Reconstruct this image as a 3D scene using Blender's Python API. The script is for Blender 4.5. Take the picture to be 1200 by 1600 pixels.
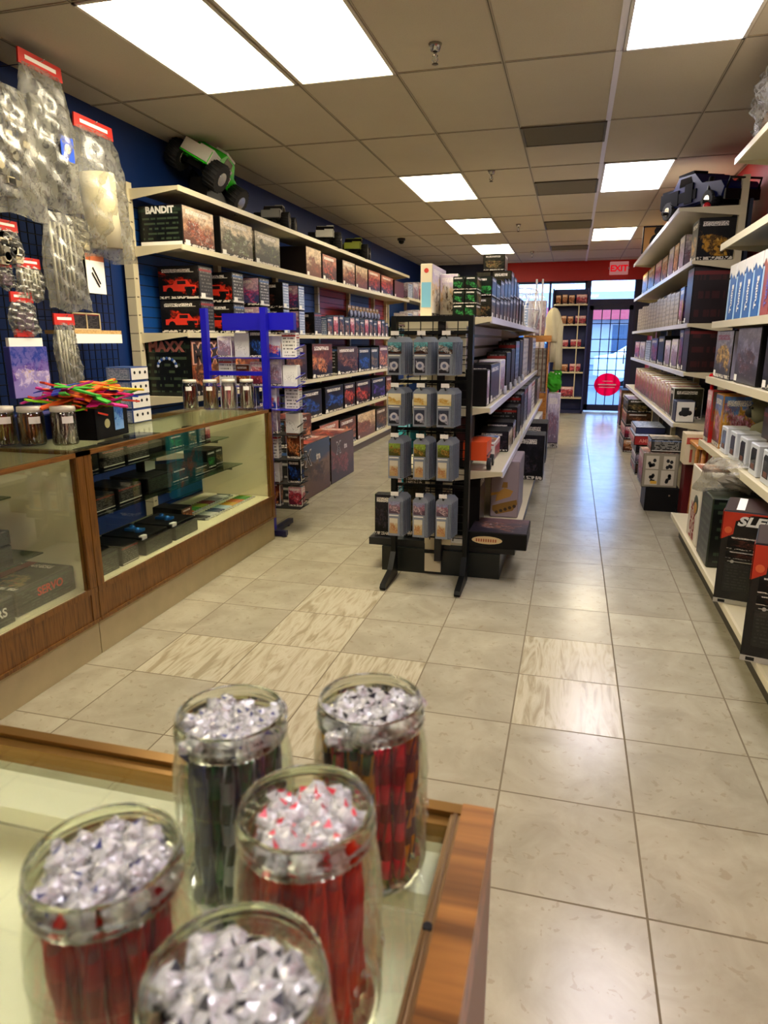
import bpy, math, random
from mathutils import Vector, Matrix
random.seed(7)
C = bpy.context.scene.collection
SC = bpy.context.scene
for o in list(bpy.data.objects): bpy.data.objects.remove(o)

# ---------------------------------------------------------------- camera
YAW, PITCH, ROLL, CAM_H = -0.26518, -0.24707, -0.00167, 1.396
fw = Vector((math.sin(YAW)*math.cos(PITCH), math.cos(YAW)*math.cos(PITCH), math.sin(PITCH)))
rt = Vector((math.cos(YAW), -math.sin(YAW), 0)); up = rt.cross(fw)
r2 = rt*math.cos(ROLL)+up*math.sin(ROLL); u2 = -rt*math.sin(ROLL)+up*math.cos(ROLL)
cd = bpy.data.cameras.new('camera'); cam = bpy.data.objects.new('camera', cd); C.objects.link(cam)
M = Matrix((r2, u2, -fw)).transposed().to_4x4(); M.translation = Vector((0, 0, CAM_H)); cam.matrix_world = M
cd.sensor_fit = 'VERTICAL'; cd.sensor_height = 32.0; cd.lens = 1059.8/1600*32.0
cd.clip_start = 0.02; cd.clip_end = 200
cd.dof.use_dof = True; cd.dof.focus_distance = 3.6; cd.dof.aperture_fstop = 7.5
SC.camera = cam

# ---------------------------------------------------------------- exposure, world
SC.view_settings.view_transform = 'Standard'; SC.view_settings.look = 'None'
SC.view_settings.gamma = 1.0; SC.view_settings.use_curve_mapping = False
SC.view_settings.exposure = 0.0
LAMP = 19.          # brightness of the fluorescent diffusers
SKY = 8.5
w = bpy.data.worlds.new('daylight'); SC.world = w; w.use_nodes = True
bg = w.node_tree.nodes['Background']; bg.inputs[0].default_value = (0.34, 0.58, 1.0, 1); bg.inputs[1].default_value = SKY
sun_d = bpy.data.lights.new('sun', 'SUN'); sun_d.energy = 1.5; sun_d.angle = 0.02; sun_d.color = (1, .95, .88)
sun = bpy.data.objects.new('sun', sun_d); C.objects.link(sun); sun.rotation_euler = (math.radians(48), 0, math.radians(150))

# ---------------------------------------------------------------- colours and materials
def lin(h):
    h = h.lstrip('#'); v = [int(h[i:i+2], 16)/255 for i in (0, 2, 4)]
    return tuple((x/12.92 if x <= .04045 else ((x+.055)/1.055)**2.4) for x in v)+(1,)
MATS = {}
class N:
    """tiny node helper"""
    def __init__(s, name):
        s.m = bpy.data.materials.new(name); s.m.use_nodes = True; s.t = s.m.node_tree
        s.b = s.t.nodes['Principled BSDF']; s.out = s.t.nodes['Material Output']
    def n(s, typ, **kw):
        x = s.t.nodes.new(typ)
        for k, v in kw.items(): setattr(x, k, v)
        return x
    def l(s, a, b): s.t.links.new(a, b)
    def val(s, x, sock):
        if hasattr(x, 'is_output') or isinstance(x, bpy.types.NodeSocket): s.l(x, sock)
        else: sock.default_value = x
    def math(s, op, a, b=0.0, c=None, clamp=False):
        x = s.n('ShaderNodeMath', operation=op); x.use_clamp = clamp
        s.val(a, x.inputs[0]); s.val(b, x.inputs[1])
        if c is not None: s.val(c, x.inputs[2])
        return x.outputs[0]
    def mix(s, f, a, b, blend='MIX'):
        x = s.n('ShaderNodeMix', data_type='RGBA', blend_type=blend)
        s.val(f, x.inputs[0]); s.val(a, x.inputs[6]); s.val(b, x.inputs[7]); return x.outputs[2]
    def noise(s, vec, scale, detail=2, dist=0, rough=.5):
        x = s.n('ShaderNodeTexNoise'); x.inputs['Scale'].default_value = scale; x.inputs['Detail'].default_value = detail
        x.inputs['Distortion'].default_value = dist; x.inputs['Roughness'].default_value = rough
        if vec is not None: s.l(vec, x.inputs['Vector'])
        return x.outputs['Fac']
    def ramp(s, f, stops, interp='LINEAR'):
        x = s.n('ShaderNodeValToRGB'); x.color_ramp.interpolation = interp
        e = x.color_ramp.elements
        while len(e) < len(stops): e.new(.5)
        for i, (p, c) in enumerate(stops): e[i].position = p; e[i].color = c
        s.l(f, x.inputs[0]); return x.outputs[0]
    def uv(s):
        tc = s.n('ShaderNodeTexCoord'); return tc.outputs['UV']
    def obj(s):
        tc = s.n('ShaderNodeTexCoord'); return tc.outputs['Object']
    def sep(s, v):
        x = s.n('ShaderNodeSeparateXYZ'); s.l(v, x.inputs[0]); return x.outputs
def plain(name, col, rough=.5, metal=0., spec=.5, bump=0., bscale=40, var=0.0, coat=0.):
    if name in MATS: return MATS[name]
    k = N(name); c = lin(col)
    ob = k.obj()
    f = k.noise(ob, 9, 3)
    if var > 0:
        d = tuple(x*(1-var) for x in c[:3])+(1,); l = tuple(min(1, x*(1+var)) for x in c[:3])+(1,)
        k.l(k.mix(f, d, l), k.b.inputs['Base Color'])
    else: k.b.inputs['Base Color'].default_value = c
    k.b.inputs['Roughness'].default_value = rough; k.b.inputs['Metallic'].default_value = metal
    k.b.inputs['Specular IOR Level'].default_value = spec
    k.b.inputs['Coat Weight'].default_value = coat
    if bump:
        bp = k.n('ShaderNodeBump'); bp.inputs['Strength'].default_value = bump; bp.inputs['Distance'].default_value = .002
        k.l(k.noise(ob, bscale, 3), bp.inputs['Height']); k.l(bp.outputs[0], k.b.inputs['Normal'])
    MATS[name] = k.m; return k.m
def wood(name, a, b, axis='y', scale=1., rough=.35):
    k = N(name); o = k.sep(k.obj()); cmb = k.n('ShaderNodeCombineXYZ')
    s = {'x': (1.5, 22, 22), 'y': (22, 1.5, 22), 'z': (22, 22, 1.5)}[axis]
    for i in range(3): k.l(k.math('MULTIPLY', o[i], s[i]*scale), cmb.inputs[i])
    f = k.noise(cmb.outputs[0], 1.6, 4, 1.2)
    g = k.noise(cmb.outputs[0], 7, 2)
    f = k.math('ADD', k.math('MULTIPLY', f, .75), k.math('MULTIPLY', g, .25))
    k.l(k.ramp(f, [(.36, lin(a)), (.5, lin(b)), (.62, lin(a)), (.7, lin(b))]), k.b.inputs['Base Color'])
    k.b.inputs['Roughness'].default_value = rough; MATS[name] = k.m; return k.m
def clear(name, tint, base=.10, edge=.75, rough=.03, gloss=.9, diffuse=0.0, dcol='#ffffff', bump=0.):
    """thin clear sheet: see-through face on, glossy at grazing angles"""
    k = N(name)
    tr = k.n('ShaderNodeBsdfTransparent'); tr.inputs[0].default_value = lin(tint)
    gl = k.n('ShaderNodeBsdfGlossy'); gl.inputs['Color'].default_value = (gloss, gloss, gloss, 1); gl.inputs['Roughness'].default_value = rough
    lw = k.n('ShaderNodeLayerWeight'); lw.inputs[0].default_value = .35
    f = k.math('MULTIPLY_ADD', lw.outputs['Fresnel'], edge, base, clamp=True)
    m = k.n('ShaderNodeMixShader'); k.l(f, m.inputs[0]); k.l(tr.outputs[0], m.inputs[1]); k.l(gl.outputs[0], m.inputs[2])
    outp = m.outputs[0]
    if bump:
        bp = k.n('ShaderNodeBump'); bp.inputs['Strength'].default_value = bump; bp.inputs['Distance'].default_value = .01
        k.l(k.noise(k.obj(), 16, 4, 1.5), bp.inputs['Height']); k.l(bp.outputs[0], gl.inputs['Normal']); k.l(bp.outputs[0], lw.inputs['Normal'])
    if diffuse:
        df = k.n('ShaderNodeBsdfDiffuse'); df.inputs[0].default_value = lin(dcol)
        m2 = k.n('ShaderNodeMixShader')
        fn = k.noise(k.obj(), 22, 5, 2.)
        k.l(k.math('MULTIPLY', k.math('MULTIPLY_ADD', fn, 2.0, -.5, clamp=True), diffuse), m2.inputs[0])
        k.l(outp, m2.inputs[1]); k.l(df.outputs[0], m2.inputs[2]); outp = m2.outputs[0]
    k.l(outp, k.out.inputs['Surface']); MATS[name] = k.m; return k.m
def art(name, top, mid, bot, blob, accent, title='#f0e8dc', band=True, busy=1., strip='#d8d0c0'):
    """printed package picture: sky, ground, a vehicle or figure mass, a title line and a strip of small print"""
    if name in MATS: return MATS[name]
    k = N(name); uvo = k.uv(); oi = k.n('ShaderNodeObjectInfo')
    s = k.sep(uvo)
    cmb = k.n('ShaderNodeCombineXYZ'); k.l(s[0], cmb.inputs[0]); k.l(s[1], cmb.inputs[1]); k.l(k.math('MULTIPLY', oi.outputs['Random'], 31.), cmb.inputs[2])
    v = cmb.outputs[0]
    n1 = k.noise(v, 3.2, 4, .8); n2 = k.noise(v, 9., 3, 1.2); n3 = k.noise(v, 22., 2, .5)
    h = k.math('ADD', s[1], k.math('MULTIPLY_ADD', n1, .9*busy, -.45*busy-.03))
    base = k.ramp(h, [(.22, lin(bot)), (.42, lin(mid)), (.58, lin(mid)), (.70, lin(top))])
    n4 = k.noise(v, 2.6, 1, 0)
    dx = k.math('MULTIPLY', k.math('SUBTRACT', s[0], k.math('MULTIPLY_ADD', oi.outputs['Random'], .3, .35)), 1.15); dy = k.math('MULTIPLY', k.math('ADD', k.math('SUBTRACT', s[1], .40), k.math('MULTIPLY', dx, .25)), 2.0)
    d = k.math('MAXIMUM', k.math('ABSOLUTE', dx), k.math('ABSOLUTE', dy))
    d = k.math('ADD', d, k.math('MULTIPLY_ADD', n4, .9, -.45)); d = k.math('ADD', d, k.math('MULTIPLY_ADD', n2, .6, -.3))
    bm = k.math('MULTIPLY_ADD', d, -9., 4.2, clamp=True)
    n5 = k.noise(v, 7., 6, .6, .72); con = k.math('MULTIPLY_ADD', n5, 8., -3.6, clamp=True)
    obj_c = k.mix(con, k.mix(.6, lin(blob), lin(bot)), lin(blob)); n6 = k.math('MULTIPLY_ADD', k.noise(v, 11., 5, 1., .7), 9., -4.9, clamp=True)
    obj_c = k.mix(n6, obj_c, lin(accent))
    c = k.mix(bm, base, obj_c)
    c = k.mix(k.math('MULTIPLY', k.math('SUBTRACT', 1., con), k.math('MULTIPLY_ADD', s[1], -.6, .85*busy+.12, clamp=True)), c, lin(bot))
    if band:
        ln = k.noise(v, 46., 1)
        tb = k.math('MULTIPLY', k.math('LESS_THAN', k.math('ABSOLUTE', k.math('SUBTRACT', s[1], .87)), .055), k.math('LESS_THAN', k.math('ABSOLUTE', k.math('SUBTRACT', s[0], .45)), .36))
        tb = k.math('MULTIPLY', tb, k.math('GREATER_THAN', ln, .46))
        c = k.mix(tb, c, lin(title))
        sb = k.math('MULTIPLY', k.math('LESS_THAN', s[1], .075), k.math('GREATER_THAN', k.noise(v, 16., 1), .47))
        c = k.mix(k.math('LESS_THAN', s[1], .09), c, lin('#15120f')); c = k.mix(sb, c, lin(strip))
    k.l(c, k.b.inputs['Base Color']); k.b.inputs['Roughness'].default_value = .35; k.b.inputs['Specular IOR Level'].default_value = .22
    MATS[name] = k.m; return k.m
def spec(name, bg_, fg_, rows=9, head='#8a2018', foot='#d8d4c4'):
    """printed small-print panel: rows of text-like dashes under a heading"""
    if name in MATS: return MATS[name]
    k = N(name); s = k.sep(k.uv()); oi = k.n('ShaderNodeObjectInfo')
    r = k.math('MULTIPLY', s[1], rows); fr = k.math('FRACT', r); fl = k.math('FLOOR', r)
    cmb = k.n('ShaderNodeCombineXYZ'); k.l(k.math('MULTIPLY', s[0], 7.), cmb.inputs[0]); k.l(k.math('MULTIPLY', fl, 3.7), cmb.inputs[1]); k.l(k.math('MULTIPLY', oi.outputs['Random'], 31.), cmb.inputs[2])
    ln = k.math('GREATER_THAN', k.noise(cmb.outputs[0], 1.7, 1), .47)
    row = k.math('LESS_THAN', k.math('ABSOLUTE', k.math('SUBTRACT', fr, .5)), .2)
    inx = k.math('LESS_THAN', k.math('ABSOLUTE', k.math('SUBTRACT', s[0], .5)), .42)
    f = k.math('MULTIPLY', k.math('MULTIPLY', ln, row), inx)
    c = k.mix(f, lin(bg_), lin(fg_))
    c = k.mix(k.math('MULTIPLY', k.math('GREATER_THAN', s[1], .86), k.math('LESS_THAN', s[1], .93)), c, lin(head))
    c = k.mix(k.math('LESS_THAN', s[1], .06), c, lin(foot))
    k.l(c, k.b.inputs['Base Color']); k.b.inputs['Roughness'].default_value = .35
    MATS[name] = k.m; return k.m

# package pictures
A = {}
A['desert'] = art('print desert race', '#e9cfae', '#c8936a', '#5a2c1c', '#a8512f', '#e0d3c6')
A['sand'] = art('print sand and dust', '#ead8b8', '#b9a98c', '#4d4334', '#6f7452', '#d9dccb')
A['crawl'] = art('print rock crawler', '#cfc2a6', '#8c8468', '#2d2a20', '#39402f', '#9aa35c')
A['tan'] = art('print tan haze', '#e8cda4', '#d8b78e', '#6e4331', '#8d4a34', '#c98a66', band=False)
A['redaction'] = art('print red action', '#c9785a', '#8a3a2c', '#2c1412', '#c23a22', '#efb08a')
A['brown'] = art('print brown mud', '#5c4230', '#4a3324', '#1d130e', '#8a5030', '#d8a070')
A['orange'] = art('print orange blaze', '#70381f', '#9a4c28', '#1e110d', '#d8824a', '#f2d0a0')
A['blue'] = art('print blue truck', '#171316', '#141a2e', '#0e0d12', '#1d4fae', '#5f93e0')
A['red'] = art('print red truck', '#241316', '#5d1a18', '#140d0f', '#e0452c', '#f5a088')
A['purple'] = art('print purple truck', '#1c1520', '#2a1c40', '#0e0d12', '#5a3c9c', '#8a70c8')
A['redtruck'] = art('print dark with red truck', '#24211f', '#151312', '#0d0b0b', '#c22a14', '#e85a3c')
A['darktruck'] = art('print dark with bronze truck', '#1c1a1a', '#151211', '#0c0b0b', '#4a2a20', '#8a4a34')
A['pink'] = art('print pink dusk', '#d8b0b8', '#c05a86', '#3a3f6a', '#d0456e', '#6d80c8')
A['figure'] = art('print small figures', '#34405e', '#2a2c44', '#0f1018', '#a8663e', '#c8c8d8')
A['yellow'] = art('print yellow header', '#e2b44a', '#c48a2a', '#2a2a3a', '#4a4a78', '#b8b0d0')
A['game'] = art('print board game', '#7a9a3a', '#c89a58', '#4a3018', '#3a2414', '#e8c890')
A['gamewhite'] = art('print white board game', '#c8b8c8', '#d8a860', '#e8e0c8', '#4a3420', '#b8862e')
A['green'] = art('print green sci fi', '#18241a', '#142018', '#0b0f0c', '#2c8a3c', '#7ae08a')
A['olive'] = art('print olive camouflage', '#3c3a2a', '#2c2c20', '#12120d', '#8a7a4a', '#c86a4a')
A['tank'] = art('print tank picture', '#b8a898', '#a08c82', '#8a7060', '#a87828', '#c89a48', band=False, busy=.4)
A['light'] = art('print pale lilac', '#e6dce8', '#c0b4cc', '#7c6c80', '#9a6c7c', '#e8e8f4')
A['comic'] = art('print purple comic', '#5a6ab0', '#7c3c7a', '#2c1838', '#b04a60', '#88b0d8')
A['beige'] = spec('print beige spine', '#a89c84', '#6c6250', 7, '#8c8068', '#94886e')
A['teal'] = art('print teal window card', '#6cb8c0', '#3c8a98', '#3a2018', '#e0e0d8', '#4a6ab0', band=False)
A['greencard'] = art('print green card', '#9ab84a', '#7a8a32', '#4a4a20', '#a8762c', '#d8cc6a', band=False)
A['lilac'] = art('print lilac card', '#9aa0c0', '#b07a88', '#5a4a58', '#c8a8a8', '#e8e4e8', band=False)
A['cream'] = art('print cream card', '#efe6c0', '#e8dcae', '#d8c88c', '#c89a3a', '#b87830', band=False, busy=.3)
A['coin'] = art('print round emblem', '#3a4050', '#4a4a58', '#24262e', '#c8c8d8', '#8a88a8', band=False, busy=.2)
A['etch'] = art('print brass etching', '#d8d4c0', '#c8b890', '#b89a68', '#a86a3a', '#e8dcc0', band=False, busy=.3)
A['cherry'] = art('print red white comic', '#e8b8c0', '#c0384a', '#5c2030', '#d8505a', '#f0e4e8')
A['warm'] = art('print warm comic', '#e2b48a', '#a85a3a', '#4a2418', '#c88048', '#f0dcc0')
A['box4'] = art('print tan parts grid', '#c8bca0', '#b8ac90', '#8a7a60', '#3a3226', '#d8a83a', busy=.3)
A['night'] = art('print night scene', '#26242c', '#1a1a22', '#0b0b10', '#34303c', '#5a4038')
A['anime'] = art('print cartoon', '#5a88c8', '#d8a848', '#6c3420', '#d890b0', '#e8e8f0')
A['gold'] = art('print gold helmet', '#9a98a8', '#7a7488', '#3a3634', '#d8a83a', '#e8d098', title='#8a2048')
A['goldpanel'] = art('print black with gold panel', '#1a1612', '#14110f', '#0c0a0a', '#c08a28', '#e0b458')
A['spec'] = spec('small print on black', '#161412', '#6c6a62')
A['specred'] = spec('small print on black red heading', '#191413', '#58564c', 12, '#9c2418', '#c8c4b4')
A['specgreen'] = spec('small print on dark green', '#0e110e', '#3c4a38', 8, '#283828', '#1c201a')
A['specblue'] = spec('small print on pale blue', '#8a9ab8', '#e0e4f0', 9, '#54689c', '#d8dce8')
A['specgrey'] = spec('small print on grey', '#2e2e2c', '#b8b6ac', 9, '#4a6a9c', '#dcd8c8')
A['specwhite'] = spec('small print on white', '#dcdad2', '#6c6a66', 7, '#b03a30', '#dcdad2')
A['white4'] = art('print white with dots', '#e8e8e4', '#e0e0dc', '#d0d0cc', '#e4e4e0', '#24242c', band=False, busy=.2)
A['games'] = spec('dark red ruled print', '#1a0b0c', '#3a1414', 3, '#6a1c1a', '#1a0b0c')
A['bluecard'] = art('print blue gift card', '#e8e8f0', '#d8dce8', '#2038a0', '#e0603a', '#f2e8d8', band=False, busy=.4)

BLACK = plain('black card', '#0d0c0c', .45, spec=.2); DKGREY = plain('dark grey card', '#1c1b1a', .5, spec=.2)
DKBROWN = plain('dark brown card', '#1a110e', .5, spec=.2); WHITE = plain('white card', '#dedbd0', .5)
CREAM = plain('cream enamel metal', '#d2c8a6', .38, var=.04); CREAMD = plain('cream shelf lip', '#ddd3b0', .35)
SEAM = plain('seam shadow line', '#5a5240', .6)
BLUEPAINT = plain('blue painted wall', '#072c68', .55, var=.08)
BLUESLAT = plain('blue slatwall', '#124a96', .42, var=.06); REDSLAT = plain('red slatwall', '#a02418', .42, var=.06)
NAVY = plain('navy board', '#141c48', .5); TEALSLAT = plain('teal blue slatwall', '#14405c', .45, var=.08)
BLACKMET = plain('black metal', '#0c0e0d', .4, .2, spec=.3); BLUEMET = plain('blue painted metal', '#1410a8', .35)
WHITEMET = plain('white painted metal', '#c9c9cf', .35)
REDPAINT = plain('red painted wall', '#c02018', .5, var=.06)
TAG = plain('white paper tag', '#f4f2ea', .6); REDHDR = plain('red bag header', '#c8281c', .5)
CHROME = plain('chrome metal', '#b8b8b4', .2, 1.); RUBBER = plain('black rubber', '#101010', .7)
BRASS = plain('brass strip', '#8a6630', .32, .75)
WOODC = wood('brown oak laminate', '#56340f', '#7c5220', 'z', 1.)
WOODY = wood('brown oak rail', '#563410', '#8a5c28', 'y', 1.)
WOODF = wood('orange brown oak', '#5c3810', '#a06c2e', 'x', .33)
WOODPALE = wood('pale pine', '#b88a4a', '#dcb878', 'x', 1.)
WOODOR = wood('orange stained pine', '#b8702a', '#d8964a', 'x', 1.)
GLASS = clear('showcase glass', '#f8fcf6', .02, .35, .02)
GLASSF = clear('showcase front glass', '#fafdf8', .01, .2, .02)
WINGLASS = clear('window glass', '#eaf4ff', .03, .3)
SHELFGLASS = clear('green edged shelf glass', '#c4d8cc', .06, .7, .05)
JARGLASS = clear('jar glass', '#fbfdf4', .02, .7, .04, 1., diffuse=.05, dcol='#e8ead8', bump=.10)
POLY = clear('clear poly bag', '#f4f3ec', .035, .30, .35, .42, diffuse=.24, dcol='#c4c1b2', bump=.16)
BLISTER = clear('clear blister plastic', '#dce0e6', .06, .4, .14, .8, diffuse=.22, dcol='#a8b0bc', bump=.1)
WRAP = clear('cellophane wrapper', '#f6f6f4', .12, .6, .18, 1., diffuse=.75, dcol='#f0f0ee', bump=.6)
def real_glass():
    k = N('thick jar rim glass'); k.b.inputs['Transmission Weight'].default_value = 1.; k.b.inputs['Roughness'].default_value = .02
    k.b.inputs['IOR'].default_value = 1.45; k.b.inputs['Base Color'].default_value = lin('#f0f4e6'); return k.m
RIM = real_glass()
def emit(name, col, s, stripes=False):
    k = N(name); k.b.inputs['Base Color'].default_value = (0, 0, 0, 1) if not stripes else lin('#e8e4d8')
    if stripes:
        o = k.sep(k.obj()); a = k.math('SINE', k.math('MULTIPLY', o[0], 31.))
        st = k.math('MULTIPLY_ADD', a, .12*s, s); k.l(st, k.b.inputs['Emission Strength'])
    else: k.b.inputs['Emission Strength'].default_value = s
    k.b.inputs['Emission Color'].default_value = lin(col); k.b.inputs['Roughness'].default_value = .6; return k.m
LAMPW = emit('warm prismatic diffuser lit from behind', '#fff0cf', LAMP, True)
LAMPC = emit('cool prismatic diffuser lit from behind', '#fbf4ff', LAMP, True)

# ---------------------------------------------------------------- mesh builder
class MB:
    def __init__(s): s.v = []; s.f = []; s.m = []; s.uv = []; s.T = Matrix.Identity(4); s.sm = []
    def P(s, p): s.v.append(tuple(s.T @ Vector(p))); return len(s.v)-1
    def face(s, pts, m=0, uv=None, smooth=False):
        s.f.append([s.P(p) for p in pts]); s.m.append(m); s.sm.append(smooth)
        s.uv.append(uv or ([(0, 0), (1, 0), (1, 1), (0, 1)] if len(pts) == 4 else [(0, 0)]*len(pts)))
    def box(s, x0, x1, y0, y1, z0, z1, m=0, **k):
        g = lambda n: k.get(n, m)
        s.face([(x0, y0, z0), (x1, y0, z0), (x1, y0, z1), (x0, y0, z1)], g('yn'))
        s.face([(x1, y1, z0), (x0, y1, z0), (x0, y1, z1), (x1, y1, z1)], g('yp'))
        s.face([(x1, y0, z0), (x1, y1, z0), (x1, y1, z1), (x1, y0, z1)], g('xp'))
        s.face([(x0, y1, z0), (x0, y0, z0), (x0, y0, z1), (x0, y1, z1)], g('xn'))
        s.face([(x0, y0, z1), (x1, y0, z1), (x1, y1, z1), (x0, y1, z1)], g('zp'))
        s.face([(x0, y1, z0), (x1, y1, z0), (x1, y0, z0), (x0, y0, z0)], g('zn'))
    def cbox(s, x0, x1, y0, y1, z0, z1, c=.003, m=0, **k):
        """box with chamfered edges, front and side prints kept 0..1"""
        g = lambda n: k.get(n, m)
        xs = (x0, x0+c, x1-c, x1); ys = (y0, y0+c, y1-c, y1); zs = (z0, z0+c, z1-c, z1)
        s.face([(xs[1], y0, zs[1]), (xs[2], y0, zs[1]), (xs[2], y0, zs[2]), (xs[1], y0, zs[2])], g('yn'))
        s.face([(xs[2], y1, zs[1]), (xs[1], y1, zs[1]), (xs[1], y1, zs[2]), (xs[2], y1, zs[2])], g('yp'))
        s.face([(x1, ys[1], zs[1]), (x1, ys[2], zs[1]), (x1, ys[2], zs[2]), (x1, ys[1], zs[2])], g('xp'))
        s.face([(x0, ys[2], zs[1]), (x0, ys[1], zs[1]), (x0, ys[1], zs[2]), (x0, ys[2], zs[2])], g('xn'))
        s.face([(xs[1], ys[1], z1), (xs[2], ys[1], z1), (xs[2], ys[2], z1), (xs[1], ys[2], z1)], g('zp'))
        s.face([(xs[1], ys[2], z0), (xs[2], ys[2], z0), (xs[2], ys[1], z0), (xs[1], ys[1], z0)], g('zn'))
        e = m
        for (ya, yb, sg) in ((y0, ys[1], 1), (y1, ys[2], -1)):   # edges along x and z at each y side
            for (za, zb) in ((z0, zs[1]), (z1, zs[2])):
                q = [(xs[1], ya, zb), (xs[2], ya, zb), (xs[2], yb, za), (xs[1], yb, za)]; s.face(q, e)
            for (xa, xb) in ((x0, xs[1]), (x1, xs[2])):
                q = [(xb, ya, zs[1]), (xb, ya, zs[2]), (xa, yb, zs[2]), (xa, yb, zs[1])]; s.face(q, e)
        for (xa, xb) in ((x0, xs[1]), (x1, xs[2])):
            for (za, zb) in ((z0, zs[1]), (z1, zs[2])):
                s.face([(xa, ys[1], zb), (xa, ys[2], zb), (xb, ys[2], za), (xb, ys[1], za)], e)
        for a, xa, xb in ((0, x0, xs[1]), (1, x1, xs[2])):
            for ya, yb in ((y0, ys[1]), (y1, ys[2])):
                for za, zb in ((z0, zs[1]), (z1, zs[2])):
                    s.face([(xa, yb, zb), (xb, ya, zb), (xb, yb, za)], e)
    def prism(s, poly, axis, a, b, m=0, mcap=None):
        """poly of 2D points extruded along axis x, y or z"""
        def P(u, v, t): return {'x': (t, u, v), 'y': (u, t, v), 'z': (u, v, t)}[axis]
        n = len(poly); mcap = m if mcap is None else mcap
        us = [p[0] for p in poly]; vs = [p[1] for p in poly]; du = (max(us)-min(us)) or 1; dv = (max(vs)-min(vs)) or 1
        uvc = [((p[0]-min(us))/du, (p[1]-min(vs))/dv) for p in poly]
        s.face([P(*p, a) for p in poly], mcap, uvc); s.face([P(*p, b) for p in reversed(poly)], mcap, uvc[::-1])
        for i in range(n):
            p, q = poly[i], poly[(i+1) % n]
            s.face([P(*p, a), P(*q, a), P(*q, b), P(*p, b)], m)
    def lathe(s, prof, n=24, m=0, c=(0, 0, 0), smooth=True):
        """profile of (r, z) round a vertical axis"""
        cx, cy, cz = c
        ring = [[(cx+r*math.cos(2*math.pi*i/n), cy+r*math.sin(2*math.pi*i/n), cz+z) for i in range(n)] for r, z in prof]
        base = len(s.v)
        for R_ in ring:
            for p in R_: s.P(p)
        for j in range(len(prof)-1):
            for i in range(n):
                a = base+j*n+i; b = base+j*n+(i+1) % n
                s.f.append([a, b, b+n, a+n]); s.m.append(m); s.sm.append(smooth)
                s.uv.append([(i/n, j/(len(prof)-1)), ((i+1)/n, j/(len(prof)-1)), ((i+1)/n, (j+1)/(len(prof)-1)), (i/n, (j+1)/(len(prof)-1))])
    def tube(s, pts, r, n=8, m=0, cap=True, smooth=True):
        pts = [Vector(p) for p in pts]; rings = []
        rr = r if isinstance(r, (list, tuple)) else [r]*len(pts)
        base = len(s.v)
        for i, p in enumerate(pts):
            d = (pts[min(i+1, len(pts)-1)]-pts[max(i-1, 0)]).normalized()
            a = d.cross(Vector((0, 0, 1)));
            if a.length < .05: a = d.cross(Vector((0, 1, 0)))
            a.normalize(); b = d.cross(a)
            for k in range(n):
                t = 2*math.pi*k/n; s.P(p+(a*math.cos(t)+b*math.sin(t))*rr[i])
        for j in range(len(pts)-1):
            for k in range(n):
                q = base+j*n; s.f.append([q+k, q+(k+1) % n, q+n+(k+1) % n, q+n+k]); s.m.append(m); s.sm.append(smooth)
                s.uv.append([(0, 0), (1, 0), (1, 1), (0, 1)])
        if cap:
            s.f.append([base+k for k in range(n)][::-1]); s.f.append([base+(len(pts)-1)*n+k for k in range(n)])
            s.m += [m, m]; s.sm += [False, False]; s.uv += [[(0, 0)]*n, [(0, 0)]*n]
    def cyl(s, p0, p1, r, n=12, m=0): s.tube([p0, p1], r, n, m)
    def ball(s, c, r, m=0, n=12, k=8, sx=1, sy=1, sz=1, jit=0.):
        rnd = random.Random(int(abs(c[0]*971+c[1]*313+c[2]*77)*1000) & 0xffff)
        base = len(s.v)
        for j in range(k+1):
            ph = math.pi*j/k
            for i in range(n):
                t = 2*math.pi*i/n; q = r*(1+jit*(rnd.random()-.5))
                s.P((c[0]+q*sx*math.sin(ph)*math.cos(t), c[1]+q*sy*math.sin(ph)*math.sin(t), c[2]+q*sz*math.cos(ph)))
        for j in range(k):
            for i in range(n):
                a = base+j*n+i; b = base+j*n+(i+1) % n
                s.f.append([a, a+n, b+n, b]); s.m.append(m); s.sm.append(jit < .15); s.uv.append([(0, 0), (1, 0), (1, 1), (0, 1)])
    def text(s, string, size, m=0, align='CENTER', depth=.0006, bold=0.0, T=None):
        """letters standing on the local x axis, facing -y after T"""
        cu = bpy.data.curves.new('lettering', 'FONT'); cu.body = string; cu.size = size; cu.align_x = align; cu.extrude = depth; cu.offset = bold
        cu.resolution_u = 3
        ob = bpy.data.objects.new('lettering', cu); C.objects.link(ob)
        dg = bpy.context.evaluated_depsgraph_get(); me = bpy.data.meshes.new_from_object(ob.evaluated_get(dg))
        old = s.T
        if T is not None: s.T = old @ T
        b = len(s.v)
        for v in me.vertices: s.P(v.co)
        for p in me.polygons:
            s.f.append([b+i for i in p.vertices]); s.m.append(m); s.sm.append(False); s.uv.append([(0, 0)]*len(p.vertices))
        s.T = old
        bpy.data.objects.remove(ob); bpy.data.curves.remove(cu); bpy.data.meshes.remove(me)
    def mesh(s, name, mats):
        me = bpy.data.meshes.new(name); me.from_pydata(s.v, [], s.f)
        for m in mats: me.materials.append(m)
        me.polygons.foreach_set('material_index', s.m); me.polygons.foreach_set('use_smooth', s.sm)
        ul = me.uv_layers.new(name='UVMap'); ul.data.foreach_set('uv', [c for f in s.uv for p in f for c in p])
        me.update(); return me
RXZ = lambda yaw=0.: Matrix.Rotation(yaw, 4, 'Z') @ Matrix.Rotation(math.pi/2, 4, 'X')  # letters upright facing -y, turned by yaw
FACE_YN = lambda x, y, z: Matrix.Translation((x, y, z)) @ RXZ(0)
FACE_XP = lambda x, y, z: Matrix.Translation((x, y, z)) @ RXZ(math.pi/2)
FACE_XN = lambda x, y, z: Matrix.Translation((x, y, z)) @ RXZ(-math.pi/2)

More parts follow.
